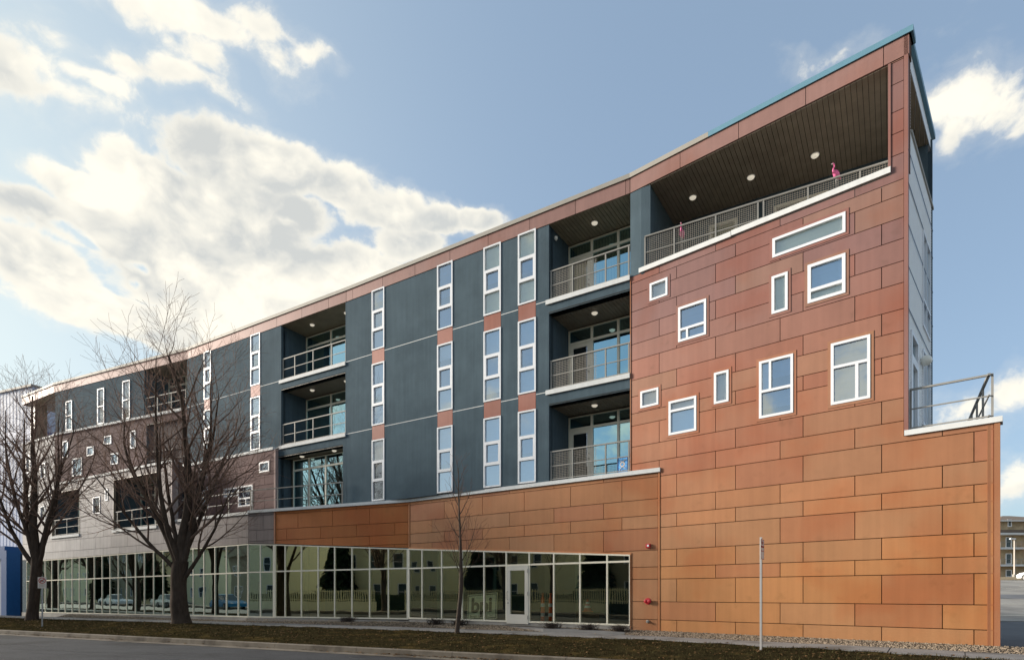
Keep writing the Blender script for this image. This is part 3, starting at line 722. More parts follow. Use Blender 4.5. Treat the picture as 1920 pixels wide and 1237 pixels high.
# top left open terrace: canopy, column, parapet
C0 = LW.p(-2.75); C1 = P3b.p(0)
CF = Fr((C0.x, C0.y), (C1.x, C1.y))
fascia(CF, 0, CF.L, .5, 1.8)
mk('roof_coping', prism([rc(-.05, CF.L+.02, 14.432, 14.575)], -.40, .06), M_copingc, BLD, CF.M)
can = [tuple(CF.p(0, -.05).xy), tuple(CF.p(CF.L, -.05).xy), tuple(P3b.p(2.5, -1.0).xy), tuple(P3b.p(2.5, -6).xy), tuple(CF.p(0, -6).xy)]
mk('canopy_soffit', plate(can, 13.94, 13.98), M_soffitl, BLD)
mk('terrace_column', boxes((.55, 1.25, .25, .95, 11.2, 13.94)), M_soffit, BLD, CF.M)

# ---- LW: pale grey panelled volume with recessed balconies
GW = mk('grey_wall', prism(sub(sub([rc(-2.75, 15.78, 3.36, 8.0), rc(-2.75, 2.06, 8.0, 11.18), rc(15.78, 21.81, 3.40, 4.80)], rc(1.645, 5.34, 4.66, 7.51)), rc(9.41, 14.0, 4.66, 7.61)), -.35, -.12), M_jointg, BLD, LW.M)
WL = [(6.976, 7.87, 5.811, 6.836), (8.433, 8.77, 6.495, 7.216), (-.05, .73, 5.795, 6.818), (-.05, .70, 8.617, 9.639), (-2.2, -1.5, 6.6, 7.7), (-2.2, -1.5, 9.2, 10.4), (.9, 1.4, 7.3, 8.1)]
ztopL = lambda s: 3.256+(3.41-3.256)*s/21.82
outsL = [[(-2.75, ztopL(-2.75)+.03), (15.78, ztopL(15.78)+.03), (15.78, 8.0), (-2.75, 8.0)], rc(-2.75, 2.06, 8.0, 11.18), [(15.78, ztopL(15.78)+.03), (21.81, ztopL(21.8)+.03), (21.81, 4.80), (15.78, 4.80)]]
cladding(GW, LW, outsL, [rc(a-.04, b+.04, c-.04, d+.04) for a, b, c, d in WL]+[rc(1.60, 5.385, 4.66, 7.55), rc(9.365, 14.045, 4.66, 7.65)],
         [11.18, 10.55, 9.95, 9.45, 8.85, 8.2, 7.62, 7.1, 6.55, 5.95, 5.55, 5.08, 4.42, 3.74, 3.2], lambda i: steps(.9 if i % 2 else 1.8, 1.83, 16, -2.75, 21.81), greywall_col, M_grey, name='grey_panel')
for a, b, c, d in WL: window(LW, a, b, c, d, [(a+.07, b-.07, c+.07, d-.07)], gl=G_clear, back=M_blindw)
for s0, s1, zc in ((1.645, 5.34, 7.50), (9.41, 14.0, 7.60)):
    mk('opening_trim', prism(sub([rc(s0-.04, s1+.04, 4.70, zc+.04)], rc(s0, s1, 4.70, zc)), -.35, .01), M_soffit, BLD, LW.M)
    balcony(LW, s0, s1, 4.72, zc, 1.5, [s0+.3, s0+1.9, s1-.25], [], [s0+1.6, s0+2.8], curtain=None)
mkeach('coping', [rc(2.06, 15.80, 8.0, 8.12), rc(-2.78, 2.07, 11.18, 11.30), rc(15.8, 21.83, 4.80, 4.93)], -.40, .06, M_white, GW, LW.M)
# terrace decks
def pxy(f, s_, o=0): q = f.p(s_, o); return (q.x, q.y)
mk('terrace_deck', plate([pxy(LW, 2.06, -.13), pxy(LW, 15.7, -.13), pxy(P3b, 12.2, -.2), pxy(P3b, .2, -.2)], 7.8, 7.95), M_roof, BLD)
mk('terrace_deck', plate([pxy(LW, 15.6, -.13), pxy(LW, 21.8, -.13), pxy(L0, 8.84, -.13), pxy(P2, 3, -.2), pxy(P2, 0, -.2), pxy(P3a, -1, -.2)], 4.70, 4.84), M_roof, BLD)
railing(LW, 16.0, 21.75, 4.90, 1.08, (16.2, 18.1, 20.0, 21.7), mids=(.5,), off=-.2)
railing(L0, .0, 5.35, 4.90, 1.08, (.05, 1.60, 3.4, 5.30), mids=(.5,), off=-.2)
# pale end wall where the tall grey volume steps down
ev = LW.p(15.78, -.02); bk = P3a.p(-1.6, 0); EF = Fr((ev.x, ev.y), (bk.x, bk.y))
mk('end_wall', prism([rc(0, EF.L, 4.8, 8.0)], -.2, 0), M_grey, BLD, EF.M, color=(.30, .25, .24))
# ---- L0, L1 low copper walls
def zt0(x): return 3.41+(3.333-3.41)*x/1.61 if x < 1.61 else 3.333+(2.925-3.333)*(x-1.61)/(8.85-1.61)
def zt1(x): return 2.925+(2.318-2.925)*x/9.745
LWALL0 = mk('low_copper_wall', prism([[(0, zt0(0)+.05), (1.61, zt0(1.61)+.05), (1.61, 4.84), (0, 4.84)], [(1.61, zt0(1.61)+.05), (8.85, zt0(8.85)+.05), (8.85, 4.84), (1.61, 4.84)]], -.30, -.12), M_joint, BLD, L0.M)
rowsL = [4.84, 4.715, 4.03, 3.52, 3.12, 2.43, 1.904, 1.521, .817, .256, -.3]
ji0 = lambda i: steps(2.98 if i % 2 else 2.32, 1.95, 8, 1.66, 8.82)
cladding(LWALL0, L0, [[(1.66, zt0(1.66)+.035), (8.82, zt0(8.82)+.035), (8.82, 4.84), (1.66, 4.84)]], [], rowsL, ji0, lambda s, z: hsv(.40, .135, .04, .08), M_copper)
cladding(LWALL0, L0, [[(.0, zt0(0)+.035), (1.56, zt0(1.56)+.035), (1.56, 4.84), (.0, 4.84)]], [], rowsL, lambda i: [0, .9 if i % 2 else .5, 1.56], lambda s, z: hsv(.25, .21, .20, .05), M_grey, name='grey_panel')
mk('corner_trim', prism([rc(1.57, 1.65, 3.36, 4.84)], -.1, .015), M_copper, LWALL0, L0.M, color=(.42, .20, .12))
mk('coping', prism([rc(-.02, 8.86, 4.845, 4.975)], -.35, .06), M_white, LWALL0, L0.M)
LWALL1 = mk('low_copper_wall', prism([[(0, zt1(0)+.05), (9.80, zt1(9.8)+.05), (9.80, 4.84), (0, 4.84)], rc(9.80, 10.73, -.4, 4.84)], -.35, -.12), M_joint, BLD, L1.M)
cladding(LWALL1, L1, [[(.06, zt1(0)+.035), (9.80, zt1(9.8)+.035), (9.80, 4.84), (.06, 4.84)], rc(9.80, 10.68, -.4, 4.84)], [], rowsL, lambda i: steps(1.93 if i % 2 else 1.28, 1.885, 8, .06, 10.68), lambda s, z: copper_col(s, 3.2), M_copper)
mkeach('corner_trim', [rc(.0, .05, 2.96, 4.84), rc(10.69, 10.74, -.15, 4.96)], -.1, .02, M_copper, LWALL1, L1.M, color=(.50, .22, .10))
mk('coping', prism([rc(-.02, 10.76, 4.845, 4.975)], -.45, .06), M_white, LWALL1, L1.M)
# fire alarm strobe, fire hose connection, pipe outlet
M_red = mat('red_enamel', (.45, .02, .03), rough=.35, var=.05)
st = mk('alarm_strobe', boxes((10.30, 10.44, -.06, 0, 2.50, 2.63)), M_red, BLD, L1.M); mk('strobe_lens', boxes((10.35, 10.41, -.085, -.061, 2.54, 2.60)), M_vinyl, st, L1.M)
YM = L1.M @ Matrix.Translation((10.35, 0, .83)) @ Matrix.Rotation(R(90), 4, 'X')
fc = mk('fire_hose_connection', join(lathe([(.105, 0), (.105, .012), (.05, .02), (.045, .07)], 16)), M_red, BLD, YM)
mk('hose_cap', join(lathe([(.05, .05), (.055, .06), (.055, .11), (.02, .12)], 12, (-.045, 0, 0)), lathe([(.05, .05), (.055, .06), (.055, .11), (.02, .12)], 12, (.075, 0, 0))), M_red, fc, YM)
mk('pipe_outlet', lathe([(.05, 0), (.05, .03), (.03, .04), (.03, .10)], 12), M_alu, BLD, L1.M @ Matrix.Translation((10.35, 0, .19)) @ Matrix.Rotation(R(90), 4, 'X'))
mk('opening_trim', prism([[(0, zt1(0)-.0), (9.80, zt1(9.8)-.0), (9.80, zt1(9.8)+.05), (0, zt1(0)+.05)], rc(9.755, 9.795, -.1, zt1(9.76))], -.10, .02), M_copper, BLD, L1.M, color=(.50, .22, .10))

# ---- storefront glazing
def storefront(fr, vs, zb, zm, zt, gl, wide={}, lo=0, hi=None, skip=None, mw=.026, matf=M_cream, off=0.0):
    """vs: mullion centres; zb,zm,zt: functions of s"""
    hi = hi if hi is not None else vs[-1]
    outer = [[(a, zb(a)), (b, zb(b)), (b, zt(b)), (a, zt(a))] for a, b in zip(vs[:-1], vs[1:])]
    panes = []
    pol = []
    for a, b in zip(vs[:-1], vs[1:]):
        a2 = a+(wide.get(a, mw)); b2 = b-(wide.get(b, mw))
        up = [(a2, zm(a2)+.03), (b2, zm(b2)+.03), (b2, zt(b2)-.05), (a2, zt(a2)-.05)]
        dn_ = [(a2, zb(a2)+.06), (b2, zb(b2)+.06), (b2, zm(b2)-.03), (a2, zm(a2)-.03)]
        cell = [[(a, zb(a)), (b, zb(b)), (b, zt(b)), (a, zt(a))]]
        if skip and abs(a-skip) < .02:
            drect = [(a2, zb(a)-.06), (b2, zb(b)-.06), (b2, zm(b2)-.03), (a2, zm(a2)-.03)]
            pol += sub(sub(cell, up), drect); panes.append(up)
        else:
            pol += sub(sub(cell, up), dn_); panes += [up, dn_]
    sfm = mk('storefront', prism(pol, off-.07, off+.035), matf, BLD, fr.M)
    for p in panes:
        tilt = rnd.uniform(-.004, .004)
        mk('pane', ([(x, -off+(x-p[0][0])*tilt+.0, z) for x, z in p], [(0, 1, 2, 3)]), gl, sfm, fr.M)
    return sfm
v1 = [0, .76, 1.81, 2.85, 3.91, 4.93, 5.93, 6.94, 7.96, 8.96, 9.755]
G_shopc = glass('clearer_storefront_glass', (.92, .96, .88), refl=.22, rcol=(1, 1, .72), wave=.12, wscale=.9)
storefront(L1, v1, lambda s: .03, lambda s: 2.10, zt1, G_shopc, wide={0: .06}, skip=4.93)
v0 = [.0, .76, 1.61, 2.25, 3.2, 4.15, 5.06, 5.99, 6.91, 7.86, 8.85]
storefront(L0, v0[:3], lambda s: -.05, lambda s: 2.07, zt0, G_shopl, wide={1.61: .08})
storefront(L0, v0[2:], lambda s: -.045+.005*s, lambda s: 2.08+.004*s, zt0, G_shop, wide={1.61: .08, 8.85: .08})
vw = [-2.05+.9245*i for i in range(26)]+[21.79]
storefront(LW, vw, lambda s: -.2+.148*s/21.8, lambda s: 1.916+.143*s/21.8, ztopL, G_shopl)
mk('storefront_kerb', prism([rc(-2.75, 21.8, -.6, -.21)], -.25, .04), M_concrete, BLD, LW.M)
mk('storefront_kerb', prism([rc(0, 8.85, -.5, -.052)], -.2, .03), M_concrete, BLD, L0.M)
mk('storefront_kerb', prism([rc(0, 9.8, -.5, .028)], -.2, .012), M_concrete, BLD, L1.M)
mk('storefront_kerb', prism([[(-2.05, -.208), (21.79, -.208), (21.79, -.055)]], -.2, .02), M_concrete, BLD, LW.M)
# pier at the far left end
mk('end_pier', boxes((-2.75, -2.08, 0, .3, -.5, 3.36)), M_stucco, BLD, LW.M)
# entrance door
d0, d1, dz0, dz1 = 4.96, 5.90, -.02, 2.065
gp = (d0+.15, d1-.15, dz0+.34, dz1-.16)
ED = mk('entrance_door', prism(sub([rc(d0, d1, dz0, dz1)], rc(*gp)), -.03, .05), mat('door_paint', (.60, .57, .50), rough=.4, var=.04), BLD, L1.M)
mk('pane', ([(gp[0], 0, gp[2]), (gp[1], 0, gp[2]), (gp[1], 0, gp[3]), (gp[0], 0, gp[3])], [(0, 1, 2, 3)]), G_shop, ED, L1.M)
mk('handle', join(tube([L_ for L_ in ((d0+.07, -.05, .85), (d0+.07, -.12, .88), (d0+.07, -.12, 1.12), (d0+.07, -.05, 1.15))], .012), boxes((d0+.05, d0+.09, -.065, -.051, .70, .76))), M_alu, ED, L1.M)
mk('push_bar', boxes((gp[0], gp[1], .06, .09, .98, 1.02)), M_alu, ED, L1.M)
mk('hinge', boxes(*[(d1-.03, d1-.005, -.065, -.051, z, z+.14) for z in (.15, 1.0, 1.8)]), M_alu, ED, L1.M)
# shop interior
def room(fr, lo, hi, dep, zt, col=M_inwall):
    mk('shop_interior', boxes((lo, hi, dep, dep+.1, -.3, zt), (lo, hi, .2, dep, zt, zt+.05)), col, BLD, fr.M)
    mk('shop_floor', boxes((lo, hi, .08, dep, -.3, -.02)), M_infloor, BLD, fr.M)
room(L1, -1, 10.2, 7, 3.6); room(L0, -.5, 9.3, 7.5, 3.62); room(LW, -2.6, 21.5, 7, 3.64)
mk('interior_end_wall', boxes((10.2, 10.3, .3, 7, -.3, 3.6)), M_inwall, BLD, L1.M)
mk('interior_end_wall', boxes((-2.7, -2.6, .3, 7, -.3, 3.6)), M_inwall, BLD, LW.M)
M_tealc = mat('teal_column', (.06, .13, .11), rough=.5)
for s_ in (2.35, 6.0): mk('interior_column', lathe([(.11, 0), (.11, 3.5)], 16, tuple(L0.p(s_, -1.3, -.1))), M_tealc, BLD, smooth=False)
for s_ in (.55, 3.5, 7.2): mk('interior_column', lathe([(.11, 0), (.11, 3.5)], 16, tuple(L1.p(s_, -1.3, -.1))), M_tealc, BLD, smooth=False)
# ---- the building's bulk: roof, back walls
bpts = [pxy(P3b, -.0, -.45), pxy(P3b, 12.7, -.45), pxy(P3a, 12.36, -.45), pxy(P2, 13.19, -.45), pxy(P1, 7.3, -.45), pxy(SF, 4.2, -.45), (-20.5, 42.5), (-27, 45)]
def tri_fan_plate(pts, z0, z1):
    return plate(pts, z0, z1)
mk('roof', plate(bpts, 14.30, 14.42), M_roof, BLD)
bp = [pxy(SF, 4.33, 0), (-20.4, 42.6), (-31.5, 49), pxy(LW, -2.75, 0)]
for i, (a, b) in enumerate(zip(bp[:-1], bp[1:])):
    f_ = Fr(b, a) if False else Fr(a, b)
    mk('back_wall', prism([rc(0, f_.L, -.5, 11.2 if i > 0 else 14.3)], -.2, 0), M_stucco, BLD, f_.M)
b3 = [pxy(P3b, .1, -.2), (-27, 45)]; f_ = Fr(*b3); mk('back_wall', prism([rc(0, f_.L, 11.2, 13.94)], -.2, 0), M_stucco, BLD, f_.M)
mk('terrace_deck', plate([pxy(LW, -2.7, -.2), pxy(LW, 2.0, -.2), pxy(P3b, .5, -.3), (-27, 45), (-31.4, 48.9)], 11.05, 11.2), M_roof, BLD)

# ------------------------------------------------------------------ ground
def gz(x, y):     # height of the natural ground
    z = -.55
    t = max(0, min(1, (y-16-.0*x)/60)) * max(0, min(1, (x-9)/10)); z += 3.35*t*t*(3-2*t)*1.0 if t < 1 else 3.35
    t = max(0, min(1, (-x-26)/20)); z -= .35*t
    return z
M_ground = mat('bare_ground', (.17, .14, .10), rough=.95, var=.3, scale=.6)
V, F = [], []
xs = [-900, -400, -200, -120]+[-90+4*i for i in range(60)]+[170, 260, 500, 900]; ys = [-900, -400, -200, -100]+[-60+4*i for i in range(60)]+[220, 320, 500, 900]
for y in ys:
    for x in xs: V.append((x, y, gz(x, y)-.12))
nx = len(xs)
for j in range(len(ys)-1):
    for i in range(nx-1): a = j*nx+i; F.append((a, a+1, a+nx+1, a+nx))
mk('ground', (V, F), M_ground, kind='structure', smooth=True)
CD = Vector((.9058, -.4237)); CN = Vector((-.4237, -.9058)); C0_ = Vector((-20.5, 23.6))   # kerb line, CN points to the road
def kp(t, o): q = C0_+CD*t+CN*o; return (q.x, q.y)
M_asphalt = mat('asphalt', (.046, .048, .053), rough=.9, spec=.12, var=.22, scale=1.2, bump=.5, bscale=220, dark=((.030, .031, .034), .35, .5, .62))
def ribbon(o0, o1, z, t0=-120, t1=160, n=70, z2=None):
    V, F = [], []
    for i in range(n+1):
        t = t0+(t1-t0)*i/n; V += [(*kp(t, o0), z), (*kp(t, o1), z if z2 is None else z2)]
    for i in range(n): F.append((2*i+1, 2*i+3, 2*i+2, 2*i))
    return V, F
# crowned road
V, F = [], []
offs = [0, 1, 2.5, 5, 7.5, 9, 10]; zz = [-.545, -.52, -.49, -.45, -.49, -.52, -.545]
ts = [-120+4*i for i in range(71)]
for t in ts:
    for o, z in zip(offs, zz): V.append((*kp(t, o), z))
k = len(offs)
for i in range(len(ts)-1):
    for j in range(k-1): a = i*k+j; F.append((a, a+1, a+k+1, a+k))
F = [tuple(reversed(f)) for f in F]
mk('road', (V, F), M_asphalt, kind='structure', smooth=True)
M_line = mat('worn_road_paint', (.50, .47, .38), rough=.8, var=.4, scale=8)
M_tar = mat('tar_seal', (.014, .014, .015), rough=.5, spec=.3)
rg = random.Random(21)
for i in range(9):
    V, F = [], []; t = rg.uniform(-14, 36); o = rg.uniform(.9, 8); dt = rg.choice((.0, 1, 1, -1))*rg.uniform(.2, .5); n_ = 26
    for j in range(n_):
        w = rg.uniform(.012, .03); V += [(*kp(t, o-w), 0), (*kp(t, o+w), 0)]; t += .38; o = min(9, max(.7, o+rg.gauss(dt*.12, .07)))
    V = [(x, y, 0) for x, y, z in V]
    V = [(x, y, -.545+(lambda q: (.025*min(q, 1)+.03*min(max(q-1, 0)/1.5, 1)+.04*min(max((q-2.5)/2.5, 0), 1)) if q < 5 else (.095-.04*min((q-5)/2.5, 1)-.03*min(max((q-7.5)/1.5, 0), 1)))((Vector((x, y))-C0_).dot(CN))+.003) for x, y, z in V]
    for j in range(n_-1): F.append((2*j, 2*j+1, 2*j+3, 2*j+2))
    mk('tar_seam', (V, F), M_tar, kind='structure')
# concrete gutter pan and kerb
M_kerb = mat('kerb_concrete', (.15, .13, .105), rough=.9, spec=.1, var=.22, scale=2.2, bump=.3, bscale=60, dark=((.06, .05, .04), 1.2, .45, .7))
V, F = ribbon(.0, .45, -.530, z2=-.525)
mk('gutter', (V, F), M_kerb, kind='structure')
kb = None
kr = bpy.data.objects.new('kerb', None)
V, F = [], []
prof = [(-.16, -.62), (-.16, -.385), (-.02, -.385), (.02, -.40), (.035, -.53), (.035, -.62)]
for t in (0, 3.0-.012):
    for o, z in prof: V.append((t, -o, z))
n = len(prof)
F = [(i, i+1, n+i+1, n+i) for i in range(n-1)]+[tuple(range(n))[::-1], tuple(range(n, 2*n))]
kme = bpy.data.meshes.new('kerb_stone'); kme.from_pydata(V, [], [tuple(f) for f in F]); kme.materials.append(M_kerb)
KM = lambda t: Matrix.Translation((*kp(t, 0), 0)) @ Matrix.Rotation(math.atan2(CD.y, CD.x), 4, 'Z')
kroot = mko('kerb', kme, None, KM(-36), kind='structure')
for i in range(-11, 25): mko('kerb_stone', kme, kroot, KM(i*3.0))
# opposite kerb and pavement
V, F = join(plate([kp(-120, 10.0), kp(160, 10.0), kp(160, 10.15), kp(-120, 10.15)], -.6, -.39), plate([kp(-120, 11.5), kp(160, 11.5), kp(160, 13.2), kp(-120, 13.2)], -.6, -.37))
mk('opposite_pavement', (V, F), M_kerb, kind='structure')
# sidewalk following the building: near edge polyline, slabs
near = [(-50, 42.9), (-22.6, 29.3), (-14.8, 25.9), (-8.75, 23.0), (-1.8, 19.6), (1.0, 17.95), (4.08, 16.05), (8.13, 12.75), (11.2, 10.2)]
far = [(-49.4, 44.2), (-22.0, 30.6), (-14.2, 27.2), (-8.1, 24.35), (-1.1, 20.95), (1.75, 19.2), (4.85, 17.2), (8.9, 13.85), (12.1, 11.2)]
def lerp2(a, b, t): return (a[0]+(b[0]-a[0])*t, a[1]+(b[1]-a[1])*t)
def along(pl, t):
    i = min(int(t), len(pl)-2); return lerp2(pl[i], pl[i+1], t-i)
M_walk = mat('sidewalk_concrete', (.20, .195, .19), rough=.9, spec=.1, var=.18, scale=1.5, bump=.25, bscale=80, dark=((.10, .093, .083), .9, .5, .75))
first = None
for i in range(len(near)-1):
    L_ = math.hypot(near[i+1][0]-near[i][0], near[i+1][1]-near[i][1]); m_ = max(1, round(L_/1.5))
    for j in range(m_):
        a, b = i+j/m_, i+(j+1-.012)/m_
        P = [along(near, a), along(near, b), along(far, b), along(far, a)]
        dz = rnd.uniform(-.006, .006)
        if first is None: first = mk('sidewalk', plate(P, -.4, -.20+dz), M_walk, kind='structure')
        else: mk('paving_slab', plate(P, -.4, -.20+dz), M_walk, first)
s1_ = [tuple(L1.p(4.6, .03).xy), tuple(L1.p(6.6, .03).xy)]
mk('paving_slab', plate([s1_[0], s1_[1], along(far, 5.55), along(far, 4.75)], -.35, -.11), M_walk, first)
# grass strip between kerb and sidewalk, draped mesh with clumps
M_soil = mat('winter_turf', (.026, .021, .010), rough=1, spec=.0, var=.45, scale=3.5, bump=.9, bscale=25, dark=((.055, .040, .016), 1.2, .5, .7))
V, F = [], []; m_ = 10; nn = 400
def near_at(q):   # param along curb t -> point on the sidewalk's near edge: intersect perpendicular
    pass
tv = [-30+75*i/nn for i in range(nn+1)]
def edge_off(t):
    a = Vector(kp(t, 0)); best = None
    for i in range(len(near)-1):
        p, q = Vector(near[i]), Vector(near[i+1]); d_ = q-p
        # a - CN*u = p + d*v
        det = -CN.x*(-d_.y) - (-CN.y)*(-d_.x)
        if abs(det) < 1e-9: continue
        r_ = p-a; u = (r_.x*(-d_.y)-r_.y*(-d_.x))/det; v = (-CN.x*r_.y+CN.y*r_.x)/det
        if -.001 <= v <= 1.001 and u > 0: best = u if best is None else min(best, u)
    return best if best else 1.5
EO = [edge_off(t) for t in tv]
def turf(t, f, eo):
    o = .16+(eo-.16)*f; x, y = kp(t, -o)
    z = -.40+.19*f+.05*math.sin(math.pi*f)+.035*(noise.noise(Vector((x*1.5, y*1.5, 0)))) + .02*noise.noise(Vector((x*7, y*7, 3)))
    return x, y, z
for t, eo in zip(tv, EO):
    for j in range(m_+1): V.append(turf(t, j/m_, eo))
for i in range(nn):
    for j in range(m_): a = i*(m_+1)+j; F.append((a, a+m_+1, a+m_+2, a+1)[::-1])
mk('grass_verge', (V, F), M_soil, kind='structure', smooth=True)
M_blade = mat('winter_grass', (.042, .037, .015), rough=.9, spec=.05, var=.6, scale=2.5)
M_leaf = mat('dead_leaves', (.13, .075, .036), rough=.9, spec=.05, var=.7, scale=30)
V, F = [], []
for k in range(26000):
    i = rnd.random(); t = -22+62*i**.9; idx = min(nn, int((t+30)/75*nn)); eo = EO[idx]; x, y, z = turf(t, rnd.uniform(.0, 1), eo)
    h = rnd.uniform(.02, .065); a = rnd.uniform(0, 6.28); w = rnd.uniform(.005, .012); dx, dy = math.cos(a)*w, math.sin(a)*w; lx, ly = rnd.uniform(-.04, .04), rnd.uniform(-.04, .04)
    b = len(V); V += [(x-dx, y-dy, z-.01), (x+dx, y+dy, z-.01), (x+lx, y+ly, z+h)]; F.append((b, b+1, b+2))
mk('grass', (V, F), M_blade, kind='stuff')
def leaf_litter(name, pts, matr, s0, s1):
    V, F = [], []
    for x, y, z in pts:
        s_ = rnd.uniform(s0, s1); a = rnd.uniform(0, 6.28); t1 = rnd.uniform(-.5, .5); b = len(V)
        for q in range(4):
            aa = a+q*math.pi/2; V.append((x+math.cos(aa)*s_, y+math.sin(aa)*s_*.7, z+.01+s_*t1*(1 if q % 2 else -.3)))
        F.append((b, b+1, b+2, b+3))
    mk(name, (V, F), matr, kind='stuff')
pts = []
for k in range(5200):
    t = rnd.uniform(-22, 40); idx = min(nn, int((t+30)/75*nn)); x, y, z = turf(t, min(1, max(0, rnd.gauss(.45, .35))), EO[idx]); pts.append((x, y, z+.015))
for k in range(700):
    t = rnd.choice((rnd.gauss(4, 3), rnd.gauss(20.5, 1.6), rnd.gauss(24, 2.5), rnd.uniform(-15, 40))); x, y = kp(t, abs(rnd.gauss(.03, .12))); pts.append((x, y, -.525+rnd.random()*.03))
leaf_litter('fallen_leaves', pts, M_leaf, .018, .045)
# gravel bed between sidewalk and wall
M_gravelb = mat('gravel_bed', (.08, .065, .05), rough=1, spec=.05, var=.5, scale=20, bump=.8, bscale=60)
wall_line = [pxy(LW, 4, .05), pxy(LW, 21.8, .05), pxy(L0, 8.85, .03), pxy(L1, 4.6, .02), pxy(L1, 10.7, .02), pxy(P1, 9.3, .0), (12.9, 11.9)]
far_line = [along(far, .9), along(far, 2.35), along(far, 3.85), along(far, 4.75), along(far, 5.9), along(far, 7.3), along(far, 8)]
V, F = [], []
for i in range(len(wall_line)): V += [(*wall_line[i], -.09 if i > 1 else -.22), (*far_line[i], -.205)]
for i in range(len(wall_line)-1): F.append((2*i+1, 2*i+3, 2*i+2, 2*i))
mk('gravel_bed', (V, F), M_gravelb, kind='structure')
V, F = [], []
M_gravel = mat('gravel_stones', (.26, .205, .15), rough=.9, spec=.1, var=.75, scale=14)
for k in range(17000):
    i = rnd.choices(range(6), (8, 5, 5, 6, 10, 3))[0]; a = rnd.random(); b_ = rnd.random()
    if i == 3 and a < .30: continue
    p = lerp2(lerp2(wall_line[i], wall_line[i+1], a), lerp2(far_line[i], far_line[i+1], a), b_)
    s_ = rnd.uniform(.012, .034); b = len(V); z = -.205+.11*(1-b_)+rnd.uniform(-.005, .01) if i > 0 else -.21
    for dx, dy, dz in ((1, 0, 0), (0, 1, 0), (-1, 0, 0), (0, -1, 0), (0, 0, 1)):
        j = rnd.uniform(.6, 1.2); V.append((p[0]+dx*s_*j, p[1]+dy*s_*j, z+dz*s_*j*.8))
    F += [(b, b+1, b+4), (b+1, b+2, b+4), (b+2, b+3, b+4), (b+3, b, b+4)]
mk('gravel', (V, F), M_gravel, kind='stuff')
# low dormant shrubs in the gravel (dark heaps of twigs)
M_twig = mat('dark_twigs', (.035, .022, .016), rough=.9, var=.4)
SHR = [(L1, 1.9, 'low dormant shrub in gravel two bays right of the wide corner mullion'), (L1, 3.1, 'low dormant shrub in gravel just left of the young street tree trunk'), (L1, 7.1, 'low dormant shrub in gravel in front of the orange traffic posts'), (L1, 8.5, 'low dormant shrub in gravel between the traffic cone and the last storefront pane'), (L1, 9.6, 'low dormant shrub in gravel at the right end of the storefront'), (L0, 6.1, 'low dormant shrub with sparse twigs in gravel left of the wide corner mullion')]
for fr, s_, lab in SHR:
    c = fr.p(s_, .45); V, F = [], []
    for k in range(150):
        a = rnd.uniform(0, 6.28); r0 = rnd.uniform(0, .22); x, y = c.x+math.cos(a)*r0*1.5, c.y+math.sin(a)*r0
        tube([(x, y, -.13), (x+rnd.gauss(0, .07), y+rnd.gauss(0, .07), -.05+rnd.random()*.06), (x+rnd.gauss(0, .14), y+rnd.gauss(0, .14), .0+rnd.random()*.13)], [.006, .005, .002], 3, False, V, F)
    o = mk('shrub', (V, F), M_twig); o['label'] = lab; o['category'] = 'shrub'; o['group'] = 'dormant shrubs in the gravel bed'
# side lot
M_lot = mat('pale_concrete_lot', (.30, .28, .25), rough=.9, spec=.15, dark=((.22, .205, .185), .25, .45, .6), var=.18, scale=.8)
def drape(pts, n, m_, dz):
    (a, b, c, d) = pts; V, F = [], []
    for i in range(n+1):
        for j in range(m_+1):
            p = lerp2(lerp2(a, b, j/m_), lerp2(d, c, j/m_), i/n); V.append((*p, gz(*p)+dz))
    for i in range(n):
        for j in range(m_): q = i*(m_+1)+j; F.append((q, q+1, q+m_+2, q+m_+1))
    return V, F
mk('side_drive', drape([(9.5, 8.0), (60, -16), (90, 26), (9, 24)], 30, 30, .30), mat('dark_lot_asphalt', (.085, .085, .09), rough=.9, var=.25, scale=.7), kind='structure', smooth=True)
mk('car_park', drape([(10, 24.2), (90, 26), (120, 58), (10, 58)], 30, 24, .30), M_lot, kind='structure', smooth=True)
for y_ in (27.0, 33.5):
    mk('parking_line', drape([(12, y_), (80, y_+.9), (80, y_+1.12), (12, y_+.22)], 2, 30, .31), M_line, kind='structure')
for x_ in range(24, 64, 3):
    mk('parking_line', drape([(x_, 44), (x_+.14, 44), (x_+.14, 49), (x_, 49)], 6, 2, .31), M_line, kind='structure')
mk('shadow_band', drape([(12, 37.2), (90, 38.8), (90, 42.0), (12, 40.4)], 4, 30, .308), mat('shadow_band_asphalt', (.16, .16, .165), rough=.9, var=.25, scale=.7, spec=.1), kind='structure', smooth=True)  # darker strip painted for the shadow band across the car park
mk('lawn', drape([(10, 58.1), (150, 58.1), (150, 84), (10, 84)], 16, 30, .34), mat('dry_lawn', (.22, .16, .08), rough=1, var=.4, scale=1), kind='structure', smooth=True)

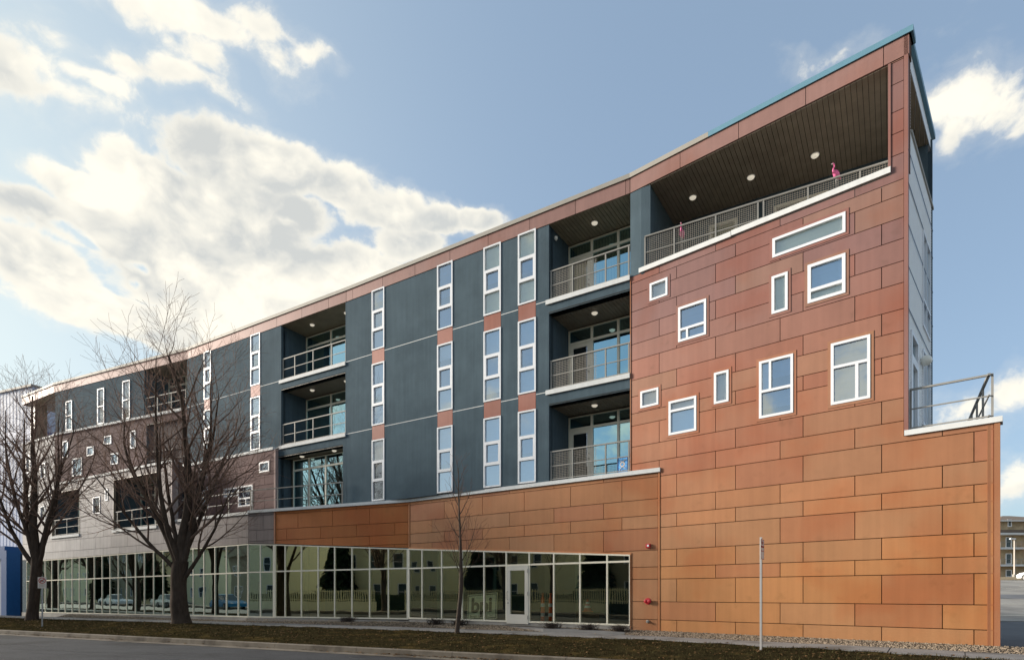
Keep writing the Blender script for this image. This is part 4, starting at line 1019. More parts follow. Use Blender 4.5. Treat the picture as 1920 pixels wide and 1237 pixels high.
# ------------------------------------------------------------------ trees
M_bark = mat('dark_bark', (.062, .045, .034), rough=.95, spec=.1, var=.45, scale=9, stretch=(1, 1, .25), bump=1., bscale=14)
M_barkb = mat('branch_bark', (.23, .15, .115), rough=.9, spec=.1, var=.3, scale=6)
M_barkm = mat('limb_bark', (.13, .088, .068), rough=.95, spec=.1, var=.35, scale=7)
def grow(V, F, p, d, L_, r, lvl, rg, spec, out):
    n = max(3, int(L_/spec['seg'][lvl])); pts = [p.copy()]; rad = [r]; dd = d.normalized(); q = p.copy(); st = L_/n
    kids = []
    for i in range(n):
        wob = Vector((rg.gauss(0, 1), rg.gauss(0, 1), rg.gauss(0, .6)))*spec['wob'][lvl]
        dd = (dd+wob+Vector((0, 0, spec['up'][lvl]))).normalized(); q = q+dd*st; f = (i+1)/n
        pts.append(q.copy()); rad.append(max(spec['rmin'], r*(1-f*spec['tap'][lvl]))); kids.append((q.copy(), dd.copy(), f, rad[-1]))
    k = spec['sides'][lvl]
    tube(pts, rad, k, False, V, F)
    if out is not None: out += [min(2, lvl)]*(len(F)-len(out))
    if lvl+1 < len(spec['n']):
        m_ = spec['n'][lvl+1]; c = max(1, int(m_*L_/spec['ref'][lvl]+.5)); ang0 = rg.uniform(0, 6.28)
        for j in range(c):
            f = spec['from'][lvl]+(1-spec['from'][lvl])*(j+rg.random()*.7)/c; idx = min(len(kids)-1, int(f*n)); kp_, kd, kf, kr_ = kids[idx]
            u, w_ = basis(kd); a = ang0+j*2.4; t = spec['ang'][lvl+1]*rg.uniform(.75, 1.25)
            nd_ = kd*math.cos(t)+(u*math.cos(a)+w_*math.sin(a))*math.sin(t)
            l2 = spec['len'][lvl+1]*(1.05-.6*f)*rg.uniform(.7, 1.2)
            grow(V, F, kp_, nd_, l2, max(spec['rmin'], min(kr_*.62, spec['r'][lvl+1])), lvl+1, rg, spec, out)
def make_tree(name, label, loc, trunk_r, fork, stems, spec, seed, group=None, cat='tree', tw=(M_bark, M_barkb)):
    rg = random.Random(seed); t = thing(name, label, cat, loc, 0, group); x0, y0, z0 = loc
    V, F = [], []
    n = 9; pts = []; rad = []
    for i in range(n+1):
        f = i/n; pts.append((x0+.04*math.sin(f*3+seed)*fork, y0, z0-.15+(fork+.15)*f)); rad.append(trunk_r*(1.0+.55*max(0, 1-f*5)**2)*(1-.10*f+.16*max(0, f-.7)))
    tube(pts, rad, 16, False, V, F)
    V = [(x+noise.noise(Vector((x*3, y*3, z)))*trunk_r*.16, y+noise.noise(Vector((x*3+9, y*3, z)))*trunk_r*.16, z) for x, y, z in V]
    # stubs
    base = Vector(pts[-1])
    for (lx, ly, L_, r, ld) in stems:
        dirv = Vector((lx, ly, 1)).normalized()
        st = base-Vector((0, 0, ld))
        Vb, Fb = [], []
        mi = []; grow(Vb, Fb, st, dirv, L_, r*(.80 if trunk_r > .2 else 1), 0, rg, spec, mi)
        lo_ = mk('limb', (Vb, Fb), tw[0], t, smooth=True); lo_.data.materials.append(M_barkm if tw[0] is M_bark else tw[0]); lo_.data.materials.append(tw[1]); lo_.data.polygons.foreach_set('material_index', mi)
    mk('trunk', (V, F), tw[0], t, smooth=True)
    return t
BIG = dict(n=[0, 11, 9, 6], ref=[8, 3.6, 1.8, 1], seg=[.45, .34, .26, .22], wob=[.055, .07, .08, .10], up=[.045, .05, .05, .04], tap=[.86, .85, .8, .7], rmin=.0048, sides=[9, 6, 4, 3], ang=[0, R(40), R(38), R(35)], len=[0, 4.2, 1.9, .95], r=[0, .062, .020, .0085])
BIG['from'] = [.14, .16, .12, .1]
stemsA = [(-.05, .0, 9.0, .27, .35), (.10, .15, 8.7, .17, .2), (.42, -.05, 8.0, .20, .5), (-.50, .05, 7.4, .19, .35), (-.22, -.25, 8.6, .16, .2), (.26, .32, 8.0, .15, .1), (-.30, .35, 7.6, .14, .2), (.75, .0, 5.2, .12, 1.0), (-.85, -.15, 5.6, .12, .6)]
make_tree('street_tree', 'large bare maple with wide spreading crown standing on the verge before the glazed storefront', (-14.25, 25.4, -.28), .335, 2.75, stemsA, BIG, 3, 'bare street trees on the verge')
stemsB = [(-.03, .0, 8.4, .27, .3), (-.28, .1, 7.6, .20, .4), (.30, .05, 7.2, .17, .35), (-.65, -.05, 6.2, .15, .6), (.12, .3, 7.4, .14, .1), (.48, -.15, 5.6, .13, .7), (-.4, .3, 6.6, .12, .2), (-.15, -.3, 7.4, .13, .2)]
TREEB = make_tree('street_tree', 'bare tree at the left edge of the photo, beside the no-parking sign', (-23.4, 28.9, -.36), .25, 3.2, stemsB, BIG, 11, 'bare street trees on the verge')
SML = dict(n=[0, 20, 5], ref=[4, 1.2, .6], seg=[.25, .16, .12], wob=[.012, .05, .08], up=[.02, .07, .06], tap=[.9, .8, .7], rmin=.0035, sides=[7, 4, 3], ang=[0, R(34), R(34)], len=[0, 1.35, .45], r=[0, .016, .006])
SML['from'] = [.05, .15]
make_tree('young_street_tree', 'slim young bare tree with narrow crown on the verge left of the entrance door', (-1.72, 19.1, -.30), .075, 1.9, [(.01, 0, 3.6, .062, .05), (.3, .1, 1.5, .018, .1), (-.35, .0, 1.4, .018, .05)], SML, 5, cat='young tree', tw=(mat('young_bark', (.075, .058, .046), rough=.9, var=.3, scale=12, spec=.1), mat('reddish_twigs', (.15, .065, .05), rough=.9, spec=.1)))

# ------------------------------------------------------------------ signs
M_galv = mat('galvanised_steel', (.42, .41, .40), rough=.5, metal=.35, var=.1)
M_signw = mat('sign_white', (.70, .62, .54), rough=.5, var=.06)
M_signr = mat('sign_red', (.42, .045, .03), rough=.5)
def text(s, size, matr, parent, M, name='lettering', ext=.002, shear=0, bold=0):
    c = bpy.data.curves.new(name, 'FONT'); c.body = s; c.size = size; c.align_x = 'CENTER'; c.align_y = 'CENTER'; c.extrude = ext; c.shear = shear; c.offset = bold
    o = bpy.data.objects.new(name+'_tmp', c); COL.objects.link(o); bpy.context.view_layer.update()
    me = bpy.data.meshes.new_from_object(o.evaluated_get(bpy.context.evaluated_depsgraph_get())); bpy.data.objects.remove(o)
    me.materials.clear(); me.materials.append(matr); return mko(name, me, parent, M)
def ring(r0, r1, k=28, y0=0, y1=-.003, cz=0):
    V, F = [], []
    for i in range(k):
        a = 2*math.pi*i/k
        for r in (r0, r1):
            for y in (y0, y1): V.append((r*math.cos(a), y, cz+r*math.sin(a)))
    for i in range(k):
        a = 4*i; b = 4*((i+1) % k)
        F += [(a+1, a+3, b+3, b+1), (a+2, a, b, b+2), (a+3, a+2, b+2, b+3), (a, a+1, b+1, b)]
    return V, F
sg = thing('parking_sign', 'small white no-parking sign with red crossed circle on a thin post by the left tree', 'road sign', (-19.55, 24.55, -.33), R(20))
T = MW[sg.name]
mk('post', boxes((-.025, .025, -.012, .012, -.1, 2.12)), M_galv, sg, T)
pl = mk('sign_plate', boxes((-.15, .15, -.018, -.014, 1.62, 2.08)), M_signw, sg, T)
mk('red_circle', join(ring(.095, .125, cz=1.94, y0=-.0185, y1=-.022), [(lambda v, f: ([(x*math.cos(R(45))-(z-1.94)*math.sin(R(45)), y, 1.94+x*math.sin(R(45))+(z-1.94)*math.cos(R(45))) for x, y, z in v], f))(*box(-.10, .10, -.0255, -.023, 1.925, 1.955))][0]), M_signr, pl, T)
mk('pictogram', boxes((-.06, -.005, -.0228, -.0185, 1.90, 1.97), (.0, .06, -.0228, -.0185, 1.90, 1.945)), mat('sign_black', (.05, .02, .02)), pl, T)
mk('small_print', boxes(*[(-.11, .11-.03*(i % 2), -.0215, -.0185, 1.78-.035*i, 1.792-.035*i) for i in range(4)]), mat('print_brown', (.45, .33, .24)), pl, T)
s2 = thing('parking_sign', 'perforated steel post with a parking sign seen edge-on before the copper wall', 'road sign', (5.72, 13.55, -.36), R(53))
T = MW[s2.name]
bs = [(-.03, -.024, -.022, .022, -.1, 2.72), (.024, .03, -.022, .022, -.1, 2.72), (-.024, .024, .016, .022, -.1, 2.72)]
mk('post', boxes(*bs), M_galv, s2, T)
mk('post_hole', boxes(*[(-.008, .008, .0225, .0235, .05+.05*i, .066+.05*i) for i in range(52)]), mat('hole_dark', (.03, .03, .03)), s2, T)
pl = mk('sign_plate', boxes((-.15, .15, -.030, -.026, 2.21, 2.67)), M_signw, s2, T)
mk('sign_border', prism(sub([rc(-.145, .145, 2.215, 2.665)], rc(-.133, .133, 2.227, 2.653)), .0302, .032), M_signr, pl, T)
RX = Matrix.Rotation(R(90), 4, 'X')
for s_, z_, sz_ in (('NO', 2.59, .11), ('PARKING', 2.50, .062)): text(s_, sz_, M_signr, pl, T @ Matrix.Translation((0, -.0325, z_)) @ RX)
mk('arrow', join(boxes((-.07, .07, -.034, -.0302, 2.395, 2.41)), ([(-.11, -.032, 2.4025), (-.07, -.032, 2.375), (-.07, -.032, 2.43), (.11, -.032, 2.4025), (.07, -.032, 2.375), (.07, -.032, 2.43)], [(0, 1, 2), (3, 5, 4)])), M_signr, pl, T)

# ------------------------------------------------------------------ things in and on the building
M_pink = mat('pink_plastic', (.72, .14, .32), rough=.4, var=.06)
def flamingo(loc, rz, h, leg, label):
    t = thing('garden_flamingo', label, 'flamingo', loc, rz, 'pink flamingos on the roof terrace'); T = MW[t.name]
    s_ = h
    body = ellips((0, 0, .52*s_), (.22*s_, .13*s_, .13*s_), rot=Matrix.Rotation(R(48), 3, 'Y'))
    tail = tube([(.14*s_, 0, .50*s_), (.25*s_, 0, .44*s_), (.31*s_, 0, .40*s_)], [.08*s_, .04*s_, .008*s_], 8)
    neck = tube([(-.14*s_, 0, .55*s_), (-.22*s_, 0, .62*s_), (-.20*s_, 0, .74*s_), (-.13*s_, 0, .82*s_), (-.14*s_, 0, .92*s_), (-.20*s_, 0, .95*s_)], [.055*s_, .040*s_, .030*s_, .028*s_, .028*s_, .034*s_], 8)
    head = ellips((-.215*s_, 0, .94*s_), (.052*s_, .036*s_, .036*s_))
    mk('body', join(body, tail, neck, head), M_pink, t, T, smooth=True)
    mk('beak', tube([(-.25*s_, 0, .935*s_), (-.30*s_, 0, .905*s_), (-.305*s_, 0, .87*s_)], [.022*s_, .015*s_, .004*s_], 6), M_lamp, t, T)
    for y in (-.03, .03): mk('leg', tube([(0, y*s_, .44*s_), (.01, y*s_, .0), (0, y*s_, -leg)], .006, 5), M_galv, t, T)
    return t
p = TR.p(5.247, -.10); flamingo((p.x, p.y, 12.16), R(25), .60, .88, 'pink plastic flamingo standing tall above the roof terrace railing near the prow')
p = TR.p(1.078, -.12); flamingo((p.x, p.y, 11.84), R(60), .60, .55, 'pink flamingo mostly hidden behind the roof terrace railing near the dark pier')
M_art = mat('blue_painting', (.12, .38, .75), rough=.5, var=.9, scale=14)
p = P2.p(12.86, -.15, 5.0)
ar = thing('painting', 'small blue framed painting leaning in the lowest balcony beside the copper wall', 'painting', tuple(p), math.atan2(P2.d.y, P2.d.x)); T = MW[ar.name]
mk('canvas', boxes((-.15, .17, .01, .03, .02, .52)), M_art, ar, T)
mk('frame', boxes((-.17, .19, .0, .04, .0, .02), (-.17, .19, .0, .04, .52, .54), (-.17, -.15, .0, .04, .02, .52), (.17, .19, .0, .04, .02, .52)), mat('blue_frame', (.03, .10, .30)), ar, T)
mk('motif', join(ring(.05, .085, 16, y0=.009, y1=.006, cz=.30), tube([(-.10, .007, .12), (.0, .007, .22), (.11, .007, .16)], .012, 5), tube([(-.08, .007, .42), (.02, .007, .38), (.12, .007, .45)], .010, 5)), M_signw, ar, T)
M_orange = mat('orange_plastic', (.85, .13, .025), rough=.45, var=.08); M_band = mat('white_band', (.85, .84, .78), rough=.5)
def post_cone(loc, label):
    t = thing('traffic_post', label, 'traffic post', loc, 0, 'tall orange traffic posts inside the storefront'); T = MW[t.name]
    mk('post_body', lathe([(.075, .05), (.07, .5), (.062, .92), (.03, .99), (.03, 1.05)], 16), M_orange, t, T, smooth=True)
    mk('base', lathe([(.19, 0), (.19, .04), (.09, .06)], 8), M_dark, t, T)
    for z in (.28, .62): mk('reflective_band', lathe([(.078, z), (.077, z+.12)], 16), M_band, t, T)
    mk('loop', ring(.02, .04, 12, cz=1.07, y0=.012, y1=-.012), M_orange, t, T)
    return t
p = L1.p(6.30, -.30); post_cone((p.x, p.y, -.02), 'left one of two tall orange traffic posts just right of the entrance door')
p = L1.p(6.62, -.30); post_cone((p.x, p.y, -.02), 'right one of two tall orange traffic posts beside the entrance door')
p = L1.p(7.85, -.75); cr = thing('crate', 'dark wooden crate inside the storefront carrying a traffic cone', 'crate', (p.x, p.y, -.02), R(20)); T = MW[cr.name]
mk('crate_side', boxes(*[(-.3, .3, y, y+.02, .04+.13*i, .15+.13*i) for i in range(3) for y in (-.3, .28)], *[(x, x+.02, -.28, .28, .04+.13*i, .15+.13*i) for i in range(3) for x in (-.3, .28)]), M_dark, cr, T)
mk('crate_top', boxes((-.31, .31, -.31, .31, .43, .45)), M_dark, cr, T)
tc_ = thing('traffic_cone', 'short traffic cone with white bands behind the storefront glass, on the crate', 'traffic cone', (p.x, p.y, .43)); T = MW[tc_.name]
mk('cone_body', lathe([(.15, .03), (.03, .42), (.025, .43)], 16), M_orange, tc_, T, smooth=True); mk('base', boxes((-.18, .18, -.18, .18, 0, .03)), M_orange, tc_, T)
mk('reflective_band', lathe([(.118, .14), (.091, .23)], 16), M_band, tc_, T); mk('reflective_band', lathe([(.078, .27), (.051, .36)], 16), M_band, tc_, T)
# the big leaning sign board
p = L1.p(3.98, -.35); sb = thing('sign_board', 'large pale sign board with dark letters leaning inside the storefront left of the entrance door', 'sign board', (p.x, p.y, .0), 0)
T = L1.M @ Matrix.Translation((2.96, .14, .03)) @ Matrix.Diagonal((1.17, 1, 1.08, 1)) @ Matrix.Rotation(R(-4), 4, 'Y') @ Matrix.Rotation(R(-8), 4, 'X')
M_board = mat('board_face', (.85, .88, .62), rough=.6, var=.06); M_ink = mat('board_ink', (.02, .025, .015), rough=.6)
bd = mk('board', boxes((0, 1.22, 0, .04, 0, .92)), M_board, sb, T)
mk('border', prism(sub([rc(.03, 1.19, .03, .89)], rc(.055, 1.165, .055, .865)), .001, .004), M_ink, sb, T)
text('bpi', .72, M_ink, sb, T @ Matrix.Translation((.60, -.004, .50)) @ RX, bold=.022)
text('Burge Systems, Inc', .125, mat('board_print', (.22, .22, .10)), sb, T @ Matrix.Translation((.60, -.004, .14)) @ RX)

# ------------------------------------------------------------------ left neighbour
M_nw = mat('white_ribbed_cladding', (.40, .44, .55), rough=.6, var=.08, scale=.6, streak=.05)
M_nb = mat('blue_paint', (.015, .10, .30), rough=.5, var=.08)
nb = thing('neighbour_building', 'white ribbed metal building with blue bands behind the left tree', 'building', (-45, 55, 0))
# tall hall behind
NF = Fr((-95, 74), (-42.3, 52.0))
def ribs(fr, s0, s1, z0, z1, pitch, amp=.012, vertical=True):
    bs = []
    if vertical:
        n = int((s1-s0)/pitch)
        for i in range(n): a = s0+pitch*i; bs.append((a, a+pitch*.55, -amp, 0, z0, z1))
    else:
        n = int((z1-z0)/pitch)
        for i in range(n): a = z0+pitch*i; bs.append((s0, s1, -amp, 0, a, a+pitch*.8))
    return boxes(*bs)
hall = mk('hall_wall', prism([rc(0, NF.L, -1.2, 19.3)], -14, 0), M_nw, nb, NF.M)
mk('cladding_rib', ribs(NF, 0, NF.L, -1, 19.2, .5), M_nw, hall, NF.M)
mk('blue_band', prism([rc(0, NF.L+.02, 14.7, 15.6)], -14.02, .05), M_nb, nb, NF.M)
mk('roof_edge', prism([rc(0, NF.L+.05, 19.3, 19.5)], -14.05, .12), M_copingc, nb, NF.M)
NL = Fr((-70, 55.5), (-36.7, 43.2))
low = mk('shop_wall', prism(sub([rc(0, NL.L-.6, -1.2, 3.6)], rc(30.5, 34.1, -.9, 1.65)), -.4, 0), M_nw, nb, NL.M)
mk('wall_board', ribs(NL, 0, NL.L-.6, 1.9, 3.6, .2, vertical=False), M_nw, low, NL.M)
mk('parapet', prism([rc(0, NL.L-.55, 3.6, 4.55)], -8, .1), M_nb, nb, NL.M)
mk('corner_column', boxes((NL.L-.58, NL.L+.02, -.30, .6, -1.2, 4.2)), M_nb, nb, NL.M)
mk('side_wall', boxes((NL.L-.4, NL.L, .6, 10, -1.2, 4.0)), mat('navy_paint', (.012, .028, .07), rough=.6), nb, NL.M)
mk('garage_room', boxes((30, 34.6, 4, 4.1, -1.2, 2), (30, 30.1, .4, 4, -1.2, 2), (34.5, 34.6, .4, 4, -1.2, 2)), M_dark, nb, NL.M)
mk('garage_door', boxes(*[(30.5, 34.1, .45, .50, -.9+.42*i, -.9+.42*i+.40) for i in range(4)]), M_dark, nb, NL.M)
mk('notice', boxes((33.2, 33.8, .38, .44, .5, 1.1)), mat('tan_notice', (.45, .30, .14)), nb, NL.M)
text('o', 1.1, M_vinyl, nb, NL.M @ Matrix.Translation((29.9, -.05, 2.9)) @ RX)

# ------------------------------------------------------------------ right background
M_stone = mat('tan_stone_facing', (.38, .29, .18), rough=.9, var=.35, scale=1.5, bump=.4, bscale=6)
M_sidg = mat('taupe_siding', (.27, .24, .19), rough=.8, var=.06)
M_shin = mat('brown_shingles', (.16, .12, .09), rough=.9, var=.25, scale=3, stretch=(1, 1, 6))
RB = Fr((84, 105), (134, 105)); zb_ = 3.1
rb = thing('distant_apartment_block', 'tan stone apartment block with white balcony slabs and brown hipped roof beyond the car park', 'building', (108, 110, zb_))
wins = []
for i in range(8):
    for j in range(4):
        x = 4.2+i*4.6; z = zb_+.9+j*2.9-(.0 if j < 3 else -.25)
        wins.append((x-.35*(j < 3), x+.75, z-(.6 if 0 < j < 3 else 0), z+1.3))
pol = [rc(0, 50, zb_-.5, zb_+10.95)]
for w_ in wins: pol = sub(pol, rc(*w_))
mk('wall', prism([q for q in pol], -.3, 0), M_stone, rb, RB.M)
mk('wall', boxes((0.05, 49.95, .3, 14, zb_-.5, zb_+10.95)), M_sidg, rb, RB.M)
mk('upper_siding', boxes((-.0, 50, -.06, -.005, zb_+8.65, zb_+9.3)), M_shin, rb, RB.M)
for x0, x1, z0, z1 in wins:
    f = mk('window', prism(sub([rc(x0, x1, z0, z1)], rc(x0+.15, x1-.15, z0+.12, z1-.12)), -.1, .04), M_vinyl, rb, RB.M)
    mk('pane', boxes((x0+.15, x1-.15, .04, .06, z0+.12, z1-.12)), mat_dg if 'mat_dg' in globals() else globals().setdefault('mat_dg', mat('dark_far_glass', (.03, .05, .06), rough=.1)), f, RB.M)
for z in (zb_+2.95, zb_+5.95, zb_+8.5):
    mk('balcony_slab', boxes((-.2, 50.2, -1.5, -.07, z-.2, z+.12)), M_white, rb, RB.M)
    if z < 11: mk('balcony_railing', join(boxes((0, 50, -1.45, -1.40, z+1.05, z+1.1)), boxes(*[(i*.9, i*.9+.05, -1.44, -1.41, z+.12, z+1.05) for i in range(55)])), M_alu, rb, RB.M)
V = [(-1, 1.2, zb_+10.95), (51, 1.2, zb_+10.95), (51, -14.5, zb_+10.95), (-1, -14.5, zb_+10.95)]
def hip(x0, x1, y0, y1, z, h, ins):
    return [(x0, y0, z), (x1, y0, z), (x1, y1, z), (x0, y1, z), (x0+ins, (y0+y1)/2, z+h), (x1-ins, (y0+y1)/2, z+h)], [(0, 1, 5, 4), (1, 2, 5), (2, 3, 4, 5), (3, 0, 4), (3, 2, 1, 0)]
for a in (2, 15.5, 29): mk('roof', hip(a, a+13.4, -.8, 12, zb_+10.9, 1.6, 6.0), M_shin, rb, RB.M)
mk('eaves', boxes((1.9, 42.5, -.9, -.75, zb_+10.7, zb_+10.9)), M_white, rb, RB.M)
lp = thing('lamp_post', 'pale lamp post with one short arm in the distant car park', 'lamp post', (62.6, 73.5, 2.45)); T = MW[lp.name]
mk('pole', lathe([(.12, 0), (.08, 1), (.06, 5.4)], 10), M_signw, lp, T)
mk('base', lathe([(.22, 0), (.22, 1.0)], 10), M_copingc, lp, T)
mk('lamp_head', boxes((-.55, .1, -.12, .12, 5.35, 5.5)), M_vinyl, lp, T)
def tree_copy(src, x, y, z, s_, rz, label, group): return dup(src, Matrix.Translation((x, y, z)) @ Matrix.Rotation(rz, 4, 'Z') @ Matrix.Scale(s_, 4), label, group)
TREEA = [o for o in COL.objects if o.name == 'street_tree'][0]
tree_copy(TREEA, 72, 80, 2.6, .52, 1.0, 'bare brownish tree in front of the distant tan apartment block', None).pop('group', None)

def car(loc, rz, paint, label, cat='car', group=None):
    t = thing('parked_car', label, cat, loc, rz, group); T = MW[t.name]
    # stations along the length: (x, half width, z low, z belt, z roof)
    P_ = [(-2.2, .30, .62), (-2.25, .55, .72), (-2.1, .80, .80), (-1.3, .98, .98), (-.9, 1.0, 1.35), (-.3, 1.0, 1.46), (.5, 1.0, 1.45), (1.0, .98, 1.25), (1.5, .95, .95), (2.05, .86, .78), (2.22, .70, .60), (2.2, .35, .40)]
    low = [(-2.22, .30), (-2.28, .62), (-2.15, .90), (-1.45, .97), (-.2, .95), (1.0, .93), (1.95, .80), (2.25, .62), (2.22, .30)]
    def loft(outl, w0, w1, z0):
        V, F = [], []; n = len(outl)
        for sgn, w in ((-1, w0), (-1, w1), (1, w1), (1, w0)): pass
        ring_ = []
        for x, z in outl:
            k = max(0, (z-z0))/max(1e-3, (max(q[1] for q in outl)-z0)); w = w0+(w1-w0)*k
            V += [(x, -w, z), (x, -w+.07, z+.012), (x, w-.07, z+.012), (x, w, z)]
        for i in range(n-1):
            for j in range(3): a = 4*i+j; F.append((a, a+4, a+5, a+1))
        F.append(tuple(4*i for i in range(n))[::-1]); F.append(tuple(4*i+3 for i in range(n))); F.append((0, 1, 2, 3)); F.append((4*n-1, 4*n-2, 4*n-3, 4*n-4))
        return V, F
    mk('body', loft(low, .90, .84, .6), paint, t, T, smooth=False)
    cab = [(-1.75, .90), (-1.25, 1.36), (-.5, 1.47), (.35, 1.45), (1.15, .92)]
    mk('cabin', loft(cab, .82, .62, .9), mat_dg, t, T)
    mk('roof_panel', loft([(-1.22, 1.37), (-.5, 1.485), (.36, 1.465), (.45, 1.42)], .66, .62, 1.37), paint, t, T)
    for x in (-1.4, 1.4):
        for y in (-.86, .86):
            wh = mk('wheel', lathe([(.20, -.10), (.31, -.10), (.33, -.07), (.33, .07), (.31, .10), (.20, .10)], 18), M_dark, t, T @ Matrix.Translation((x, y, .33)) @ RX)
            mk('rim', lathe([(.19, -.105), (.19, .105)], 12), M_alu, wh, T @ Matrix.Translation((x, y, .33)) @ RX)
    for y in (-.62, .62):
        mk('headlight', ellips((2.14, y, .66), (.10, .18, .08), 10, 6), M_lamp, t, T, smooth=True)
        mk('tail_light', ellips((-2.20, y, .78), (.07, .16, .08), 10, 6), M_red, t, T, smooth=True)
    return t
M_carw = mat('white_car_paint', (.75, .76, .78), rough=.2, var=.02); M_carb = mat('blue_car_paint', (.03, .22, .42), rough=.2, var=.02); M_cars = mat('silver_car_paint', (.45, .46, .47), rough=.25, metal=.4, var=.02)
car((51.6, 56.8, gz(51.6, 56.8)+.30), R(100), M_carw, 'white parked car cut by the right edge of the photo, in the car park')

# ------------------------------------------------------------------ across the street (seen in the glass)
M_h1 = mat('cream_clapboard', (.80, .75, .50), rough=.8, var=.06); M_h2 = mat('tan_clapboard', (.36, .32, .22), rough=.8, var=.06); M_h3 = mat('pale_yellow_render', (.82, .77, .52), rough=.85, var=.06)
def house(t, o, w, d_, h, matr, label, gable=2.6, seed=0, boards=True):
    x, y = kp(t, o); rz = math.atan2(CD.y, CD.x)+math.pi
    th = thing('house', label, 'house', (x, y, -.4), rz, 'houses across the street'); T = MW[th.name]; rg = random.Random(seed)
    # front faces the street at local y = 0 (towards -y), spans x 0..w
    wn = []; nw = max(2, int(w/2.6))
    for j in range(int(h/2.8)):
        for i in range(nw):
            cx = w*(i+.5)/nw; z = 1.0+j*2.85
            wn.append((cx-.5, cx+.5, z, z+1.4))
    pol = [rc(0, w, -.3, h)]
    for q in wn: pol = sub(pol, rc(*q))
    wl = mk('wall', prism(pol, -.25, 0), matr, th, T)
    mk('wall', boxes((.0, w, d_-.2, d_, -.3, h), (0, .2, .25, d_-.2, -.3, h), (w-.2, w, .25, d_-.2, -.3, h)), matr, th, T)
    if boards: mk('clapboard', join(*[(lambda v, f: (v, f))(*prism(sub_all([rc(0, w, .05+.22*i, .05+.22*i+.17)], [rc(*q) for q in wn]), 0, .02)) for i in range(int(h/.22))]), matr, wl, T)
    for q in wn:
        f = mk('window', prism(sub(sub([rc(*q)], rc(q[0]+.07, q[1]-.07, q[2]+.07, (q[2]+q[3])/2-.02)), rc(q[0]+.07, q[1]-.07, (q[2]+q[3])/2+.02, q[3]-.07)), -.1, .05), M_vinyl, th, T)
        mk('pane', boxes((q[0]+.07, q[1]-.07, .05, .07, q[2]+.07, q[3]-.07)), mat_dg, f, T)
    e = .5
    V = [(-e, -e, h-.1), (w+e, -e, h-.1), (w+e, d_+e, h-.1), (-e, d_+e, h-.1), (w/2, -e, h+gable), (w/2, d_+e, h+gable)]
    mk('roof', (V, [(0, 4, 5, 3), (1, 2, 5, 4), (0, 1, 4), (2, 3, 5), (3, 2, 1, 0)]), M_shin, th, T)
    mk('gable_wall', ([(0.1, -.02, h-.1), (w-.1, -.02, h-.1), (w/2, -.02, h+gable-.25), (0.1, -.52, h-.12), (w-.1, -.52, h-.12), (w/2, -.52, h+gable-.30)], [(3, 4, 5), (0, 2, 1), (0, 1, 4, 3), (1, 2, 5, 4), (2, 0, 3, 5)]), matr, th, T)
    mk('porch_step', boxes((w*.4, w*.6, -1.0, -.02, -.3, .15)), M_concrete, th, T)
# positions along the kerb line parameter t
HS = [(40, 18, 8.0, 5.8, M_h2, 'tan clapboard house across the street, nearest the camera'), (27, 19, 8, 6.2, M_h1, 'cream clapboard gabled house across the street beside the tan one'), (13, 18, 8, 6.0, M_h2, 'tan gabled house across the street in the middle of the row'), (-1, 19.5, 8.5, 6.4, M_h1, 'cream two storey gabled house across the street farther down'), (-17, 20, 9, 8.8, M_h3, 'tall pale yellow rendered house across the street'), (-36, 19, 9, 6.4, M_h2, 'tan house far down the opposite side of the street'), (-54, 20, 10, 8.0, M_h3, 'pale yellow block in the distant part of the opposite row'), (-74, 19, 14, 8.5, M_h2, 'wide tan block far down the opposite side'), (-94, 17.5, 14, 8.2, M_h1, 'wide cream block far down the opposite side'), (-116, 17.5, 16, 9.0, M_h2, 'farthest tan block of the opposite row')]
for i, (t, o, w, h, m__, lab) in enumerate(HS): house(t, max(17.5, o), w, 8, h, m__, lab, seed=i)
fe = thing('front_yard_fence', 'white picket fence on a low pale wall across the street', 'fence', (*kp(4, 14.2), -.4), 0)
FF = Fr(kp(22, 14.2), kp(-26, 14.2))
mk('low_wall', prism([rc(13, 21, -.4, .35), rc(24, 48, -.4, .35)], -.3, 0), M_h3, fe, FF.M)
mk('rail', boxes((0, 21, .1, .14, .5, .56), (0, 21, .1, .14, 1.25, 1.31), (24, 48, .1, .14, .5, .56), (24, 48, .1, .14, 1.25, 1.31)), M_h1, fe, FF.M)
pk = bpy.data.meshes.new('picket'); pk.from_pydata(*(lambda vf: (vf[0], [], vf[1]))(prism([[(0, .355), (.07, .355), (.07, 1.36), (.035, 1.42), (0, 1.36)]], -.095, -.07))); pk.materials.append(M_h1)
for i in range(230):
    s_ = .05+i*.205
    if 21 < s_ < 24: continue
    mko('picket', pk, fe, FF.M @ Matrix.Translation((s_, 0, 0)))
tree_copy(TREEA, *kp(18, 12.8), -.4, .80, 2.1, 'bare tree across the street by the cream house', 'bare trees across the street')
tree_copy(TREEB, *kp(0, 12.6), -.4, .85, .7, 'bare tree across the street in front of the tan house', 'bare trees across the street')
tree_copy(TREEA, *kp(-26, 12.6), -.4, .85, 3.7, 'bare tree across the street before the tall yellow house', 'bare trees across the street')
for q_, (x, y, s_, a_) in enumerate(((-34, 33.9, .9, 1.2), (-43, 37.6, 1.0, 4.0), (-53, 42, 1.0, 2.2))):
    tree_copy((TREEA, TREEB)[q_ % 2], x, y, -.5, s_, a_, ('bare tree just beyond the left edge of the photo on the verge', 'second bare tree beyond the left edge on the verge', 'farthest bare tree on the verge to the left')[q_], 'bare street trees on the verge')
for t, m__, lab in ((-27, M_carb, 'blue car parked along the opposite kerb'), (-40, M_cars, 'silver car parked along the opposite kerb behind the blue one'), (-55, M_carw, 'white car parked far down the opposite kerb')):
    x, y = kp(t, 8.8); car((x, y, -.52), math.atan2(CD.y, CD.x), m__, lab, group='cars parked across the street')
M_need = mat('evergreen_needles', (.018, .032, .014), rough=.8, var=.5, scale=3, spec=.1)
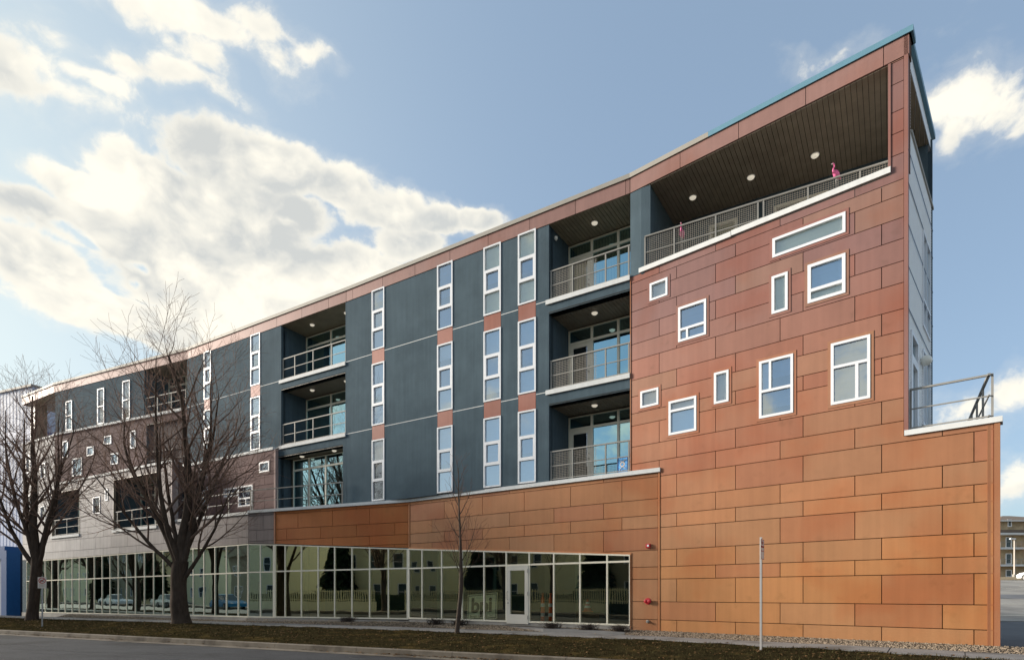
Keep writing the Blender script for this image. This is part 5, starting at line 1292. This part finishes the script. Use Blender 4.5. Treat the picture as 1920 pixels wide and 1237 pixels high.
def conifer(loc, h, label, seed):
    t = thing('evergreen_tree', label, 'tree', loc, 0, 'evergreens between the houses across the street'); T = MW[t.name]; rg = random.Random(seed)
    mk('trunk', lathe([(.16, 0), (.12, h*.5), (.02, h*.97)], 8), M_bark, t, T)
    V, F = [], []
    for k in range(1500):
        f = rg.random()**.8; z = .5+(h-.5)*f; r = (h*.26)*(1-f)**.8*rg.uniform(.45, 1.05)+.05; a = rg.uniform(0, 6.28); x, y = r*math.cos(a), r*math.sin(a); w = .12+.22*(1-f)
        b = len(V); V += [(x*.35, y*.35, z+.18), (x-math.sin(a)*w, y+math.cos(a)*w, z-rg.uniform(0, .2)), (x*1.15, y*1.15, z-.35), (x+math.sin(a)*w, y-math.cos(a)*w, z-rg.uniform(0, .2))]; F += [(b, b+1, b+2, b+3)]
    mk('crown', (V, F), M_need, t, T, kind='stuff')
for i, (t_, o_, h_, lab) in enumerate(((20.5, 17.5, 7.5, 'evergreen added for shade between the first cream and the middle tan house'), (33.5, 17, 7, 'evergreen added for shade between the nearest tan house and the cream one'), (6.0, 17.5, 8.5, 'evergreen added for shade between the middle tan house and the farther cream house'), (-8.5, 18, 8, 'evergreen added for shade before the tall yellow house'), (-28, 18, 9, 'evergreen added for shade beyond the tall yellow house'), (-64, 17, 9, 'evergreen before the distant wide tan block'), (-84, 17, 9, 'evergreen between two distant wide blocks'))):
    conifer((*kp(t_, o_), -.4), h_, lab, i)  # the nearer evergreens are added in place of the shaded house sides
V, F = [], []; rg = random.Random(4)  # hedge foliage added to darken the lower storefront reflections
for k in range(9000):
    t_ = rg.uniform(-24, 42)
    if 21.5 < t_ < 23.5: continue
    x, y = kp(t_, 15.2+rg.uniform(0, .9)); z = rg.uniform(-.4, 1.15+.12*math.sin(t_*1.3)); a, b_ = rg.uniform(0, 6.28), rg.uniform(-.9, .9); q = len(V); w = rg.uniform(.06, .13)
    for j in range(4): V.append((x+math.cos(a+j*1.57)*w, y+math.sin(a+j*1.57)*w, z+w*b_*(1 if j % 2 else -1)))
    F.append((q, q+1, q+2, q+3))
hg = thing('hedge', 'dark clipped evergreen hedge added across the street, behind the fence, to darken the reflections', 'hedge', (*kp(9, 15.6), -.4))
mk('foliage', (V, F), M_need, hg, kind='stuff'); mk('hedge_core', join(plate([kp(-24, 15.35), kp(21.5, 15.35), kp(21.5, 15.95), kp(-24, 15.95)], -.4, 1.0), plate([kp(23.5, 15.35), kp(42, 15.35), kp(42, 15.95), kp(23.5, 15.95)], -.4, 1.0)), M_need, hg)
sl = thing('street_lamp', 'tall cobra-head street lamp on the opposite pavement', 'street lamp', (*kp(17.0, 10.9), -.4)); T = MW[sl.name]
a_ = Vector((-CN.x, -CN.y))
mk('pole', lathe([(.16, 0), (.12, 1), (.08, 10.6)], 12), M_galv, sl, T)
mk('arm', tube([(0, 0, 10.4), (a_.x*.8, a_.y*.8, 11.2), (a_.x*2.2, a_.y*2.2, 11.7), (a_.x*3, a_.y*3, 11.7)], .05, 8), M_galv, sl, T)
mk('lamp_head', ellips((a_.x*3.3, a_.y*3.3, 11.66), (.45, .24, .13), rot=Matrix.Rotation(math.atan2(a_.y, a_.x), 3, 'Z')), M_copingc, sl, T, smooth=True)
